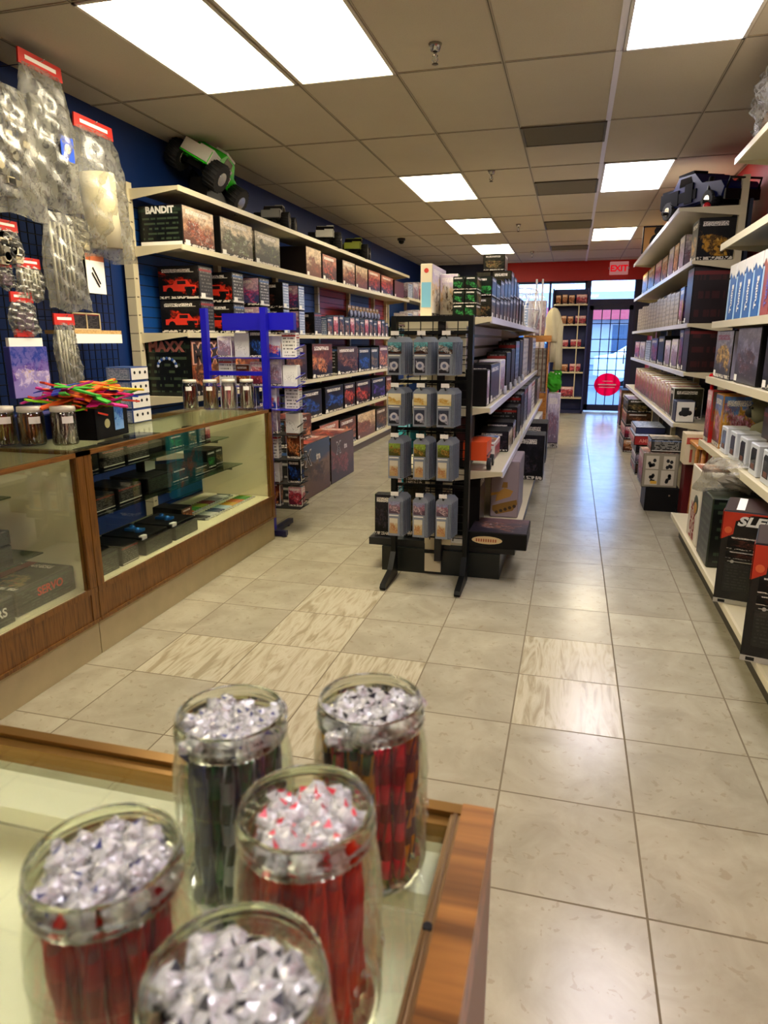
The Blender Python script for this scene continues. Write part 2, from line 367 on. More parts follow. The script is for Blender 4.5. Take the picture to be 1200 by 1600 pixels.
def obj(name, mb, mats, parent=None, loc=(0, 0, 0)):
    if not isinstance(mats, (list, tuple)): mats = [mats]
    o = bpy.data.objects.new(name, mb.mesh(name, mats)); C.objects.link(o); o.location = loc
    if parent: o.parent = parent
    return o
def tag(o, label, cat, group=None):
    o['label'] = label; o['category'] = cat
    if group: o['group'] = group
    return o
def empty(name, label, cat, loc=(0, 0, 0), rz=0., group=None):
    o = bpy.data.objects.new(name, None); C.objects.link(o); o.location = loc; o.rotation_euler = (0, 0, rz)
    o.empty_display_size = .05
    return tag(o, label, cat, group)
def struct(name, mb, mats):
    o = obj(name, mb, mats); o['kind'] = 'structure'; return o
def dup(o, loc=None, rot=None, label=None, group=None):
    r = o.copy(); C.objects.link(r)
    if loc is not None: r.location = loc
    if rot is not None: r.rotation_euler = rot
    if label: r['label'] = label
    if group: r['group'] = group
    for ch in list(o.children):
        c = ch.copy(); C.objects.link(c); c.parent = r
        for g in list(ch.children):
            d = g.copy(); C.objects.link(d); d.parent = c
    return r
ORD = ['first', 'second', 'third', 'fourth', 'fifth', 'sixth', 'seventh', 'eighth', 'ninth', 'tenth', 'eleventh', 'twelfth', 'thirteenth', 'fourteenth', 'fifteenth', 'sixteenth']
def ordw(i): return ORD[i]

def package(name, label, cat, x0, x1, y0, y1, z0, z1, body, group=None, faces=None, panels=True, price=None, parent=None):
    """printed carton: body mesh plus a picture panel (and a side panel) glued on the faces one can see.
    faces: dict of 'xp' 'xn' 'yn' 'zp' -> material of the print."""
    faces = faces or {}
    cx, cy = (x0+x1)/2, (y0+y1)/2; a, b, h = (x1-x0)/2, (y1-y0)/2, z1-z0
    mb = MB(); mb.cbox(-a, a, -b, b, 0, h, c=min(.004, a*.2, b*.2, h*.1))
    # tuck flap seams
    t = .0008
    mb.box(-a*.98, a*.98, -b*.6, -b*.6+.002, h, h+t*.5)
    mats = [body]
    if not panels:
        keys = list(faces); idx = {k_: i+1 for i, k_ in enumerate(keys)}
        mb = MB(); mb.cbox(-a, a, -b, b, 0, h, c=min(.004, a*.2, b*.2, h*.1), **idx); mats += [faces[k_] for k_ in keys]
    o = obj(name, mb, mats, None, (cx, cy, z0)); tag(o, label, cat, group)
    if panels:
        first = True
        for k_, mt in faces.items():
            e = .0012; q = MB(); i = .006 if min(a, b) > .04 else .002
            if k_ == 'xp': q.box(a, a+e, -b+i, b-i, i, h-i)
            if k_ == 'xn': q.box(-a-e, -a, -b+i, b-i, i, h-i)
            if k_ == 'yn': q.box(-a+i, a-i, -b-e, -b, i, h-i)
            if k_ == 'zp': q.box(-a+i, a-i, -b+i, b-i, h+.0005, h+e+.0005)
            obj('picture_panel' if first else 'side_panel', q, [mt], o); first = False
    if price:
        q = MB(); e = .0022
        if price == 'xp': q.box(a+e, a+e+.001, -b+.02, -b+.02+min(.06, b), .012, .012+min(.035, h*.2))
        if price == 'xn': q.box(-a-e-.001, -a-e, b-.02-min(.06, b), b-.02, .012, .012+min(.035, h*.2))
        if price == 'yn': q.box(a-.02-min(.06, a), a-.02, -b-e-.001, -b-e, .012, .012+min(.035, h*.2))
        obj('price_sticker', q, [TAG], o)
    return o

# ================================================================ ROOM
CEIL = 2.893; XL, XR, YB, YF = -3.14, 1.38, -3.2, 14.5
def tilemat():
    k = N('stone look floor tile'); o = k.obj(); s = k.sep(o); t = .4064
    u = k.math('DIVIDE', k.math('SUBTRACT', s[0], .267), t); v = k.math('DIVIDE', k.math('SUBTRACT', s[1], 1.512), t)
    def edge(x): return k.math('ABSOLUTE', k.math('SUBTRACT', k.math('FRACT', x), .5))
    g = k.math('GREATER_THAN', k.math('MAXIMUM', edge(u), edge(v)), .4925)
    cmb = k.n('ShaderNodeCombineXYZ'); k.l(k.math('FLOOR', u), cmb.inputs[0]); k.l(k.math('FLOOR', v), cmb.inputs[1])
    wn = k.n('ShaderNodeTexWhiteNoise', noise_dimensions='2D'); k.l(cmb.outputs[0], wn.inputs['Vector'])
    rnd = wn.outputs['Value']
    off = k.n('ShaderNodeVectorMath', operation='ADD'); k.l(o, off.inputs[0]); sc = k.n('ShaderNodeVectorMath', operation='SCALE'); k.l(cmb.outputs[0], sc.inputs[0]); sc.inputs['Scale'].default_value = 3.7; k.l(sc.outputs[0], off.inputs[1])
    P = off.outputs[0]
    n1 = k.noise(P, 5., 6, .6, .62); n2 = k.noise(P, 30., 4, 0.5)
    c = k.mix(k.math('MULTIPLY_ADD', n1, 1.6, -.3, clamp=True), lin('#978f78'), lin('#bcb59c'))
    c = k.mix(k.math('MULTIPLY', k.math('LESS_THAN', n2, .36), .35), c, lin('#8a7c60'))
    # a few tiles with long veins
    ps = k.sep(P); pv = k.n('ShaderNodeCombineXYZ'); k.l(k.math('MULTIPLY', ps[0], 16.), pv.inputs[0]); k.l(k.math('MULTIPLY', ps[1], 2.2), pv.inputs[1])
    vein = k.noise(pv.outputs[0], 1.4, 5, 1.6)
    vc = k.ramp(vein, [(.34, lin('#9c9276')), (.46, lin('#b4ab90')), (.56, lin('#beb69c')), (.68, lin('#a89e82'))])
    fu, fv = k.math('FLOOR', u), k.math('FLOOR', v)
    vm = k.math('MULTIPLY', k.math('MULTIPLY', k.math('GREATER_THAN', rnd, .45), k.math('LESS_THAN', k.math('ABSOLUTE', k.math('SUBTRACT', fv, 2.5)), 1.8)), k.math('LESS_THAN', k.math('ABSOLUTE', k.math('ADD', fu, 3.)), 2.2))
    c = k.mix(vm, c, vc)
    c = k.mix(1., c, k.mix(rnd, (.93, .93, .93, 1), (1.04, 1.04, 1.03, 1)), 'MULTIPLY')
    c = k.mix(g, c, lin('#6e6248'))
    k.l(c, k.b.inputs['Base Color'])
    k.l(k.math('MULTIPLY_ADD', g, .5, .23), k.b.inputs['Roughness'])
    bp = k.n('ShaderNodeBump'); bp.inputs['Strength'].default_value = .1; bp.inputs['Distance'].default_value = .002
    k.l(k.math('SUBTRACT', 1., g), bp.inputs['Height']); k.l(bp.outputs[0], k.b.inputs['Normal'])
    return k.m
FLOOR = tilemat()
mb = MB(); mb.box(XL-.1, XR+.1, YB-.1, YF+.02, -.1, 0); struct('floor', mb, FLOOR)
def ceilmat():
    k = N('mineral fibre ceiling tile'); o = k.obj(); s = k.sep(o)
    n = k.noise(o, 160., 3); n2 = k.noise(o, 2.2, 3)
    c = k.mix(n2, lin('#bcb29e'), lin('#c8beaa')); c = k.mix(k.math('MULTIPLY', k.math('LESS_THAN', n, .38), .3), c, lin('#a89a86'))
    u = k.math('DIVIDE', k.math('SUBTRACT', s[0], -2.9106), .6096); v = k.math('DIVIDE', k.math('SUBTRACT', s[1], 4.278), 1.2192)
    k.l(c, k.b.inputs['Base Color']); k.b.inputs['Roughness'].default_value = .9
    return k.m
mb = MB(); mb.box(XL-.1, XR+.1, YB-.1, YF+.1, CEIL, CEIL+.1); struct('ceiling', mb, ceilmat())
GX = [-2.9106+.6096*i for i in range(8)]; GY = [4.278+1.2192*j for j in range(-6, 9)]
TBAR = plain('ceiling grid enamel', '#a89c86', .5); TBARW = plain('ceiling rail with painted reflection', '#e2dce0', .4)  # TBARW whitens one rail to paint in the light reflected along it
for kx, (xs, mt, wd) in enumerate(((GX[:5]+GX[6:], TBAR, .010), ([GX[5]], TBARW, .017))):
    mb = MB()
    for x in xs:
        if x < XR: mb.box(x-wd, x+wd, YB, YF, CEIL-.005, CEIL+.01); 
        if x < XR: mb.box(x-.003, x+.003, YB, YF, CEIL-.0055, CEIL, m=1)
    if kx == 0:
        for y in GY: mb.box(XL, XR, y-.010, y+.010, CEIL-.0045, CEIL+.01); mb.box(XL, XR, y-.003, y+.003, CEIL-.005, CEIL, m=1)
    struct('trim_%d' % (kx+1), mb, [mt, SEAM if kx == 0 else TBARW])
mb = MB(); mb.box(XL-.1, XL, YB, YF+.1, 0, CEIL); struct('wall_left', mb, BLUEPAINT)
mb = MB(); mb.box(XR, XR+.1, YB, YF+.1, 0, CEIL); struct('wall_right', mb, REDPAINT)
mb = MB(); mb.box(XL, XR, YB-.1, YB, 0, CEIL); struct('wall_back', mb, plain('off white back wall', '#b8b09c', .6))
# front wall with window, transom and door openings
DX0, DX1 = .27, 1.08; WX0, WX1 = -1.25, .19
mb = MB()
mb.box(XL, WX0, YF, YF+.12, 0, CEIL)
mb.box(DX1, XR, YF, YF+.12, 0, CEIL)
mb.box(WX0, WX1, YF, YF+.12, 0, .45)
mb.box(WX1, DX0, YF, YF+.12, 0, 2.53)
struct('wall_front', mb, plain('dark blue grey wall', '#1c2440', .6))
mb = MB(); mb.box(-1.6, XR, YF-.04, YF+.12, 2.53, CEIL); struct('wall_front_header', mb, REDPAINT)
mb = MB(); mb.box(WX0, WX1, YF+.05, YF+.06, .45, 2.53); struct('window_1', mb, WINGLASS)
mb = MB()
for x in (WX0, -.53, WX1-.04): mb.box(x, x+.04, YF, YF+.1, .45, 2.53)
mb.box(WX0, WX1, YF, YF+.1, 2.49, 2.53); mb.box(WX0, WX1, YF, YF+.1, .45, .5)
struct('trim_3', mb, NAVY)
mb = MB(); mb.box(DX0, DX1, YF+.05, YF+.06, 2.16, 2.53); struct('window_2', mb, WINGLASS)
mb = MB(); mb.box(DX0-.04, DX0+.0, YF-.01, YF+.1, 0, 2.53); mb.box(DX1, DX1+.04, YF-.01, YF+.1, 0, 2.53); mb.box(DX0, DX1, YF-.01, YF+.1, 2.06, 2.18)
struct('trim_4', mb, NAVY)
# door with a security grille
mb = MB(); mb.box(DX0, DX0+.07, YF, YF+.045, .02, 2.06); mb.box(DX1-.07, DX1, YF, YF+.045, .02, 2.06)
mb.box(DX0, DX1, YF, YF+.045, 1.98, 2.06); mb.box(DX0, DX1, YF, YF+.045, .02, .14)
door = struct('door_1', mb, NAVY)
mb = MB(); mb.box(DX0+.07, DX1-.07, YF+.02, YF+.026, .14, 1.98); g = obj('door_glass', mb, WINGLASS, door); g['kind'] = 'structure'
mb = MB()
for i in range(1, 4):
    x = DX0+.07+(DX1-DX0-.14)*i/4; mb.box(x-.009, x+.009, YF+.002, YF+.014, .14, 1.98)
for z in (.52, .82, 1.05, 1.18, 1.42, 1.72): mb.box(DX0+.07, DX1-.07, YF+.002, YF+.012, z-.008, z+.008)
g = obj('door_grille', mb, NAVY, door); g['kind'] = 'structure'
mb = MB(); mb.cyl((DX1-.11, YF-.05, .95), (DX1-.11, YF-.05, 1.25), .012); mb.cyl((DX1-.11, YF-.05, .97), (DX1-.11, YF, .97), .008); mb.cyl((DX1-.11, YF-.05, 1.23), (DX1-.11, YF, 1.23), .008)
obj('door_handle', mb, CHROME, door)

def translucent(name, c_):
    k = N(name); t_ = k.n('ShaderNodeBsdfTranslucent'); t_.inputs[0].default_value = lin(c_); d_ = k.n('ShaderNodeBsdfDiffuse'); d_.inputs[0].default_value = lin(c_)
    m_ = k.n('ShaderNodeMixShader'); m_.inputs[0].default_value = .1; k.l(t_.outputs[0], m_.inputs[1]); k.l(d_.outputs[0], m_.inputs[2]); k.l(m_.outputs[0], k.out.inputs['Surface']); return k.m
PINKTR = translucent('pink translucent plastic', '#ff3068')
# round pink decal hung inside the door glass
o = empty('window_sign', 'round pink sign hanging on the lower half of the glass door', 'sign', (.70, YF-.012, .54))
mb = MB(); pts = [(.25*math.cos(t*math.pi/14), .25*math.sin(t*math.pi/14)*.9) for t in range(28)]
mb.prism(pts, 'y', -.004, .004); obj('sign_disc', mb, PINKTR, o)
mb = MB(); mb.box(-.17, .17, -.0065, -.004, -.012, .012); mb.box(-.15, .15, -.0065, -.004, -.06, -.045); mb.box(-.1, .1, -.0065, -.004, .06, .075)
obj('sign_lines', mb, plain('pale pink lettering', '#ffc8d8', .5), o)

# ---------------------------------------------------------------- outdoors seen through the glass
mb = MB(); mb.box(-30, 30, YF+.12, 60, -.12, -.02)
g = struct('ground_outside', mb, plain('asphalt lot', '#555e6c', .8, var=.1))
def car(name, label, loc, rz, col):
    o = empty(name, label, 'car', loc, rz)
    prof = [(-2.2, .35), (2.2, .35), (2.25, .7), (2.1, .86), (1.25, .95), (.55, 1.38), (-.9, 1.42), (-1.6, 1.0), (-2.2, .92)]
    mb = MB(); mb.prism(prof, 'y', -.85, .85); obj('car_body', mb, col, o)
    mb = MB(); w_ = [(1.05, .97), (.5, 1.32), (-.82, 1.35), (-1.4, 1.0)]; mb.prism(w_, 'y', -.86, .86); obj('car_windows', mb, plain('dark car glass', '#24303a', .1), o)
    for x in (-1.4, 1.4):
        for y in (-.86, .66):
            mb = MB(); mb.cyl((x, y, .33), (x, y+.2, .33), .33, 20); mb.cyl((x, y-.01, .33), (x, y+.21, .33), .18, 14, 1); obj('wheel', mb, [RUBBER, CHROME], o)
    return o
car('parked_car', 'white car parked outside the glass door', (3.0, 22.5, 0), .3, plain('white car paint', '#e8ecf4', .2))
car('parked_car', 'pale blue car parked further off across the lot, outside the door', (-1.6, 29, 0), .0, plain('pale blue car paint', '#8aa8d0', .2))
mb = MB(); mb.box(-18, 22, 44, 50, -.02, 4.2); mb.box(-18, 22, 43.2, 44, 2.6, 3.3, m=1)
for i in range(12): mb.box(-17+i*3.2, -15+i*3.2, 43.96, 44, .1, 2.3, m=2)
o = obj('shop_building', mb, [plain('sandy render', '#b8b0b0', .8), plain('red awning', '#d0484a', .6), plain('dark shop glass', '#3a4a60', .2)]); tag(o, 'low pale shop building with red awning across the parking lot', 'building')

# ================================================================ CEILING FITTINGS
def light(x0, x1, y0, y1, label, mt, name='ceiling_light', group='fluorescent troffers'):
    o = empty(name, label, 'ceiling light', ((x0+x1)/2, (y0+y1)/2, CEIL), 0, group)
    a, b = (x1-x0)/2, (y1-y0)/2
    mb = MB(); t = .018
    mb.box(-a, a, -b, -b+t, -.012, 0); mb.box(-a, a, b-t, b, -.012, 0); mb.box(-a, -a+t, -b, b, -.012, 0); mb.box(a-t, a, -b, b, -.012, 0)
    obj('frame', mb, plain('light fitting enamel', '#d8d2c4', .4), o)
    mb = MB(); mb.box(-a+t, a-t, -b+t, b-t, -.008, -.004); obj('diffuser', mb, mt, o)
gx = lambda i: GX[i]; gy = lambda j: 4.278+1.2192*j
light(gx(1), gx(2), gy(-1), gy(0), 'warm fluorescent panel nearest the left blue wall', LAMPW)
light(gx(2)+.02, gx(3), gy(-1), gy(0), 'warm fluorescent panel right beside the one nearest the left wall', LAMPW)
light(gx(5)+.02, gx(6), gy(-1), gy(0), 'cool white fluorescent panel at the top right of the picture', LAMPC)
light(gx(2), gx(3), gy(2), gy(3), 'nearest of the three warm ceiling lights in a row down the middle', LAMPW)
light(gx(2), gx(3), gy(4), gy(5), 'middle one of the three warm ceiling lights in a row', LAMPW)
light(gx(2), gx(3), gy(6), gy(7), 'farthest of the three warm ceiling lights in a row', LAMPW)
light(gx(5)+.02, gx(6), gy(2), gy(3), 'cool white ceiling light above the right aisle, second from the camera', LAMPC)
light(gx(5)+.02, gx(6), gy(5), gy(6), 'pale yellow ceiling light nearest the exit sign', LAMPW)
light(gx(2), gx(3), gy(-4), gy(-3), 'fluorescent panel behind the camera above the counters', LAMPW)
light(gx(5), gx(6), gy(-4), gy(-3), 'fluorescent panel behind the camera on the right', LAMPC)
VENT = plain('dark return grille', '#5c5648', .6); VENTB = plain('grille blade', '#6e6656', .5)
for lab, y0, y1 in (('dark air grille nearest the camera', 5.50, 6.0), ('second dark air grille from the camera', 7.32, 7.92), ('third dark air grille from the camera', 9.66, 10.25), ('dark air grille farthest from the camera', 12.1, 12.6)):
    o = empty('ceiling_vent', lab+' in the ceiling', 'vent', ((GX[4]+GX[5])/2, (y0+y1)/2, CEIL), 0, 'ceiling return grilles')
    b = (y1-y0)/2; mb = MB(); mb.box(-.29, .29, -b, b, -.004, 0); obj('grille_backing', mb, VENT, o)
    mb = MB(); n = 16
    for i in range(n):
        y = -b+2*b*(i+.5)/n; mb.face([(-.28, y-.010, -.004), (.28, y-.010, -.004), (.28, y+.008, -.014), (-.28, y+.008, -.014)])
    obj('louvre', mb, VENTB, o)
    mb = MB()
    for q in ((-.3, .3, -b, -b+.015), (-.3, .3, b-.015, b), (-.3, -.285, -b, b), (.285, .3, -b, b)): mb.box(*q, -.014, 0)
    obj('frame', mb, VENT, o)
spr = None
for (x, y, lab) in ((-.79, 3.94, 'nearest chrome sprinkler head hanging from the ceiling'), (-.814, 6.73, 'second sprinkler head down the ceiling'), (-.80, 9.76, 'third sprinkler head down the ceiling'), (-.785, 12.7, 'sprinkler head farthest down the ceiling')):
    if spr is None:
        spr = empty('sprinkler', lab, 'sprinkler', (x, y, CEIL), 0, 'ceiling sprinklers')
        mb = MB(); mb.lathe([(.0, -.001), (.036, -.002), (.030, -.016), (.024, -.034), (.012, -.038)], 20); obj('escutcheon', mb, CHROME, spr)
        mb = MB(); mb.cyl((0, 0, -.03), (0, 0, -.07), .008); mb.tube([(-.012, 0, -.055), (-.016, 0, -.075), (0, 0, -.092)], .003); mb.tube([(.012, 0, -.055), (.016, 0, -.075), (0, 0, -.092)], .003)
        obj('pipe', mb, CHROME, spr)
        mb = MB(); mb.lathe([(0, -.094), (.017, -.094), (.017, -.097), (0, -.097)], 16); obj('deflector', mb, plain('dark bronze', '#4a4238', .4, .8), spr)
    else: dup(spr, (x, y, CEIL), label=lab)
o = empty('security_camera', 'black dome security camera on the ceiling above the left shelves', 'camera', (-2.6, 10.6, CEIL))
mb = MB(); mb.lathe([(0, 0), (.06, 0), (.06, -.03), (.045, -.035)], 20); obj('mount', mb, plain('dark plastic', '#24221f', .5), o)
mb = MB(); mb.lathe([(.045, -.035), (.04, -.06), (.022, -.078), (0, -.082)], 20); obj('dome', mb, BLACK, o)
# exit sign
o = empty('exit_sign', 'red and white exit sign on the red header over the door', 'sign', (.75, YF-.05, 2.62))
mb = MB(); mb.cbox(-.17, .17, -.035, .0, 0, .24, c=.008); obj('housing', mb, emit('lit pale red face', '#f09a94', .42), o)
mb = MB(); mb.text('EXIT', .155, 0, T=FACE_YN(0, -.037, .065), bold=.006); obj('exit_lettering', mb, emit('lit red letters', '#f0001c', .75), o)
mb = MB(); mb.cyl((-.19, -.02, .12), (-.17, -.02, .12), .02); mb.cyl((.17, -.02, .12), (.19, -.02, .12), .02); obj('end_cap', mb, plain('pale grey plastic', '#b8a8a8', .5), o)

# ================================================================ LEFT SHELVING RUN
def shelf_board(x_back, x_front, y0, y1, ztop, th=.034, lipm=1, name='shelf', parent=None, mats=None, tags=0):
    """steel shelf: pan, front price channel and the end brackets; x_back -> x_front may run either way"""
    s = 1 if x_front > x_back else -1
    mb = MB(); xa, xb = sorted((x_back, x_front))
    mb.box(xa, xb, y0, y1, ztop-.012, ztop)
    lx = sorted((x_front-s*.006, x_front+s*.006)); mb.box(lx[0], lx[1], y0, y1, ztop-th, ztop+.002, m=lipm)
    o = obj(name, mb, mats or [CREAM, CREAMD], parent)
    for y in (y0, y1-.004):
        q = MB(); q.prism([(x_back, ztop-.075), (x_front-s*.02, ztop-.026), (x_front, ztop-.026), (x_front, ztop-.001), (x_back, ztop-.001)], 'y', y-.003, y+.004)
        obj('bracket', q, [(mats or [CREAM])[0]], o)
    return o
LS = empty('wall_shelving', 'long run of cream metal shelving against the blue left wall', 'shelving', (0, 0, 0))
LY0, LY1 = 4.45, 11.35
for i, y in enumerate((4.45, 5.68, 6.91, 8.14, 9.37, 10.6, 11.35)):
    mb = MB(); mb.box(-3.1, -3.03, y-.03, y+.03, .0, 2.46)
    mb.box(-3.1, -3.0285, y-.0305, y-.028, 0, 2.46, m=0)
    for k in range(18):
        z = .2+k*.125; mb.box(-3.1, -3.0290, y-.0315, y-.03, z, z+.004, m=1); mb.box(-3.03, -3.0285, y-.012, y+.012, z, z+.008, m=1)
    obj('upright', mb, [CREAM, SEAM], LS)
for (a, b, mt, nm) in ((4.48, 8.12, BLUESLAT, 'blue_back_panel'), (8.14, 9.35, REDSLAT, 'red_back_panel'), (9.37, 10.45, BLUESLAT, 'blue_back_panel'), (10.45, 11.33, REDSLAT, 'red_back_panel')):
    mb = MB(); mb.box(-3.12, -3.075, a, b, .1, 2.38)
    for k in range(30): mb.box(-3.0755, -3.0745, a, b, .14+k*.075, .147+k*.075, m=1)
    obj(nm, mb, [mt, plain('slat groove', '#0a1626', .8)], LS)
SZ = dict(s1=2.42, s2=2.045, s3=1.455, s4=1.0, s5=.585)
for k_, z in SZ.items(): shelf_board(-3.05, -2.65, LY0, LY1, z, parent=LS)
o = shelf_board(-3.05, -2.63, LY0, LY1, .13, parent=LS)
mb = MB(); mb.box(-3.05, -2.65, LY0, LY1, 0, .118); obj('kick_plate', mb, plain('brown kick plate', '#5c4c2c', .5), LS)

RL = "left wall's"
def row(name, cat, items, x0, x1, z, group, where, body=DKBROWN, face='xp', end='yn', end_mat=None, x_is_y=False, panels=True):
    for i, it in enumerate(items):
        y0, y1, h, desc, pic = it[:5]; em = it[5] if len(it) > 5 else end_mat
        bd = it[6] if len(it) > 6 else body
        xx = it[7] if len(it) > 7 else (x0, x1)
        f = {face: pic}
        if em is not None: f[end] = em
        package(name, '%s, %s along %s' % (desc, ordw(i), where), cat, xx[0], xx[1], y0, y1, z, z+h, bd, group, f, panels, price=face if panels else None)
# top row (under the highest shelf)
b1 = package('kit_box', 'racing car kit box lettered BANDIT at the near end of the top row', 'box', -3.03, -2.68, 4.53, 4.97, SZ['s2'], SZ['s2']+.275, DKBROWN, 'kit boxes in the top row', {'xp': A['desert'], 'yn': A['specgreen']}, True, 'xp')
mb = MB(); mb.text('BANDIT', .062, T=FACE_YN(0, -.2225, .222), bold=.003); obj('printed_title', mb, TAG, b1)
mb = MB(); mb.box(-.165, .165, -.2232, -.2222, .005, .035); obj('white_strip', mb, TAG, b1)
row('kit_box', 'box', [(5.07, 5.63, .285, 'sand coloured kit box with dark end', A['sand'], BLACK), (5.67, 6.2, .27, 'rock crawler kit box', A['crawl'], A['crawl']),
    (6.86, 7.3, .29, 'tan fronted box with big dark end', A['tan'], DKBROWN), (7.34, 7.8, .27, 'red desert kit box', A['redaction'], DKBROWN),
    (8.03, 8.5, .28, 'pale topped brown kit box', A['desert'], BLACK), (8.54, 9.05, .27, 'tan and brown kit box', A['tan'], BLACK),
    (9.1, 9.68, .27, 'rust red kit box', A['redaction'], DKBROWN), (9.74, 10.4, .26, 'orange and red kit box', A['redaction'], DKBROWN), (10.5, 11.1, .25, 'plain maroon box', plain('maroon card', '#5c1c1a', .5), DKBROWN)],
    -3.0, -2.68, SZ['s2'], 'kit boxes in the top row', 'top row after the BANDIT box')
# second row: two layers
colr = [(4.70, 4.90, 'black box with red pickup picture', A['spec'], A['redtruck']), (5.22, 5.42, 'black box with dark red truck picture', A['specgrey'], A['redtruck']), (5.72, 5.93, 'box with pink picture end', A['specgrey'], A['pink']),
        (6.23, 6.38, 'black box with pale blue side', A['specblue'], A['darktruck']), (6.62, 6.78, 'pink ended box with pale blue side', A['specblue'], A['pink'])]
for i, (y0, y1, d, fp, fe) in enumerate(colr):
    for lay, zz in (('lower', SZ['s3']), ('upper', SZ['s3']+.242)):
        o = package('truck_box', '%s, %s from near end, %s layer, second row' % (d.replace(' picture', ''), ordw(i), lay), 'box', -3.02, -2.68, y0, y1, zz, zz+.238, BLACK, 'two high truck boxes in the second row', {'yn': fe, 'xp': fp}, True, 'xp')
        if i < 2:   # pickup printed on the end
            mb = MB(); p = [(-.13, .06), (-.13, .1), (-.05, .105), (-.02, .14), (.07, .14), (.1, .105), (.14, .1), (.14, .06)]
            q = -(y1-y0)/2-.0014; mb.prism(p, 'y', q-.0006, q)
            mb.box(-.01, .06, q-.001, q-.0006, .108, .132, m=1); mb.box(.05, .135, q-.001, q-.0006, .07, .09, m=1)
            for cx in (-.075, .085): mb.prism([(cx+.03*math.cos(t*.7), .058+.03*math.sin(t*.7)) for t in range(9)], 'y', q-.0012, q-.0006, m=2)
            mb.box(.0, .13, q-.001, q-.0006, .19, .196, m=3); mb.box(-.13, -.06, q-.001, q-.0006, .2, .212, m=3)
            obj('printed_pickup', mb, [plain('printed red', '#d4301c', .4), plain('printed dark window', '#201416', .3), BLACK, plain('printed pale grey', '#b0aca0', .5)], o)
package('truck_box', 'single low black truck box in front of the bare blue slats', 'box', -3.02, -2.7, 7.1, 7.32, SZ['s3'], SZ['s3']+.24, BLACK, None, {'yn': A['darktruck'], 'xp': A['spec']}, True, 'xp')
xs = [7.48+.21*i for i in range(13)]
row('figure_box', 'box', [(y, y+.17, .2+.02*(i % 3), ['box with blue figures', 'box with red and white figures', 'purple figure box'][i % 3], [A['figure'], A['cherry'], A['figure']][i % 3]) for i, y in enumerate(xs)], -2.86, -2.69, SZ['s3'], 'figure boxes on the middle shelf', 'middle shelf past the truck boxes', BLACK, end_mat=A['specblue'])
for i in range(9):
    y = 9.0+.17*i
    o = empty('hanging_pack', 'yellow topped blister pack, %s in the upper hanging row of the middle shelf' % ordw(i), 'pack', (-2.92, y, 1.70), 0, 'yellow topped hanging packs')
    mb = MB(); mb.box(-.004, .004, -.07, .07, 0, .16, xp=1); obj('backing_card', mb, [BLACK, A['yellow']], o)
    mb = MB(); mb.ball((.025, 0, .055), .04, n=8, k=5, sx=.5, sy=1.1, sz=1.2, jit=.2); obj('bubble', mb, [plain('silver blue toy plastic', '#8890b8', .3)], o)
for i in range(6):
    y = 10.0+.2*i
    package('model_kit', 'small dark green model kit, %s before the far end of the middle shelf' % ordw(i), 'box', -2.84, -2.69, y, y+.15, SZ['s3'], SZ['s3']+.15, BLACK, 'small green kits', {'xp': A['green'], 'yn': A['specgreen']}, False) if y > 10.25 else None
# third row
b = package('truck_kit_box', 'tall black box lettered MAXX at the near end of the third row', 'box', -3.07, -2.67, 4.5, 5.02, SZ['s4'], SZ['s4']+.405, BLACK, None, {'yn': A['specgreen'], 'xp': A['orange']}, True, None)
mb = MB(); mb.text('MAXX', .1, T=FACE_YN(0, -.2625, .325), bold=.005)
obj('end_title', mb, plain('printed rust red', '#b06a60', .5), b)
mb = MB(); mb.text('MAXX', .17, T=FACE_XP(.2026, 0.02, .25), bold=.012); obj('side_title', mb, plain('printed dark red lettering', '#24100c', .5), b)
mb = MB(); mb.text('MAXX', .178, T=FACE_XP(.2018, 0.018, .248), bold=.02); obj('title_outline', mb, plain('printed pale orange outline', '#e8b090', .5), b)
mb = MB()
for k in range(11): t0 = math.pi*k/10; mb.ball((.075*math.cos(t0), -.262, .22+.055*math.sin(t0)), .012, m=k % 2, n=6, k=4, sy=.1)
obj('printed_emblem', mb, [plain('printed blue white', '#c8d0e8', .4), plain('printed blue', '#2850a0', .4)], b)
row('truck_kit_box', 'box', [(5.1, 5.66, .36, 'dark box half hidden by blue rack', A['orange'], A['spec']), (5.72, 6.2, .35, 'brown box behind blue rack', A['brown'], A['spec']), (6.26, 6.8, .36, 'green brown box', A['brown'], A['darktruck']), (6.96, 7.6, .37, 'box with big orange creature picture', A['orange'], BLACK), (7.78, 8.58, .33, 'brown and orange box', A['brown'], A['specgrey']),
    (8.62, 9.17, .31, 'box with blue truck picture', A['blue'], A['pink']), (9.2, 9.58, .31, 'brown green box', A['olive'], BLACK), (9.62, 10.15, .33, 'orange and white box', A['orange'], BLACK), (10.2, 10.7, .3, 'dark blue box', A['blue'], BLACK)],
    -3.02, -2.68, SZ['s4'], 'truck kits in the third row', 'third row after the MAXX box', BLACK)
row('monster_truck_box', 'box', [(5.5, 6.1, .3, 'black box', A['darktruck'], BLACK), (6.12, 6.6, .28, 'black green box', A['specgreen'], BLACK), (6.65, 7.22, .3, 'blue truck box', A['blue'], BLACK), (7.33, 7.98, .3, 'bright blue truck box', A['blue'], BLACK), (8.02, 8.46, .3, 'bright red truck box', A['red'], BLACK),
    (8.5, 9.17, .3, 'red truck box', A['red'], BLACK), (9.22, 9.95, .3, 'purple truck box', A['purple'], BLACK), (10.0, 10.5, .29, 'orange brown truck box', A['orange'], BLACK)],
    -3.02, -2.68, SZ['s5'], 'monster truck boxes in the fourth row', 'the fourth row', BLACK)
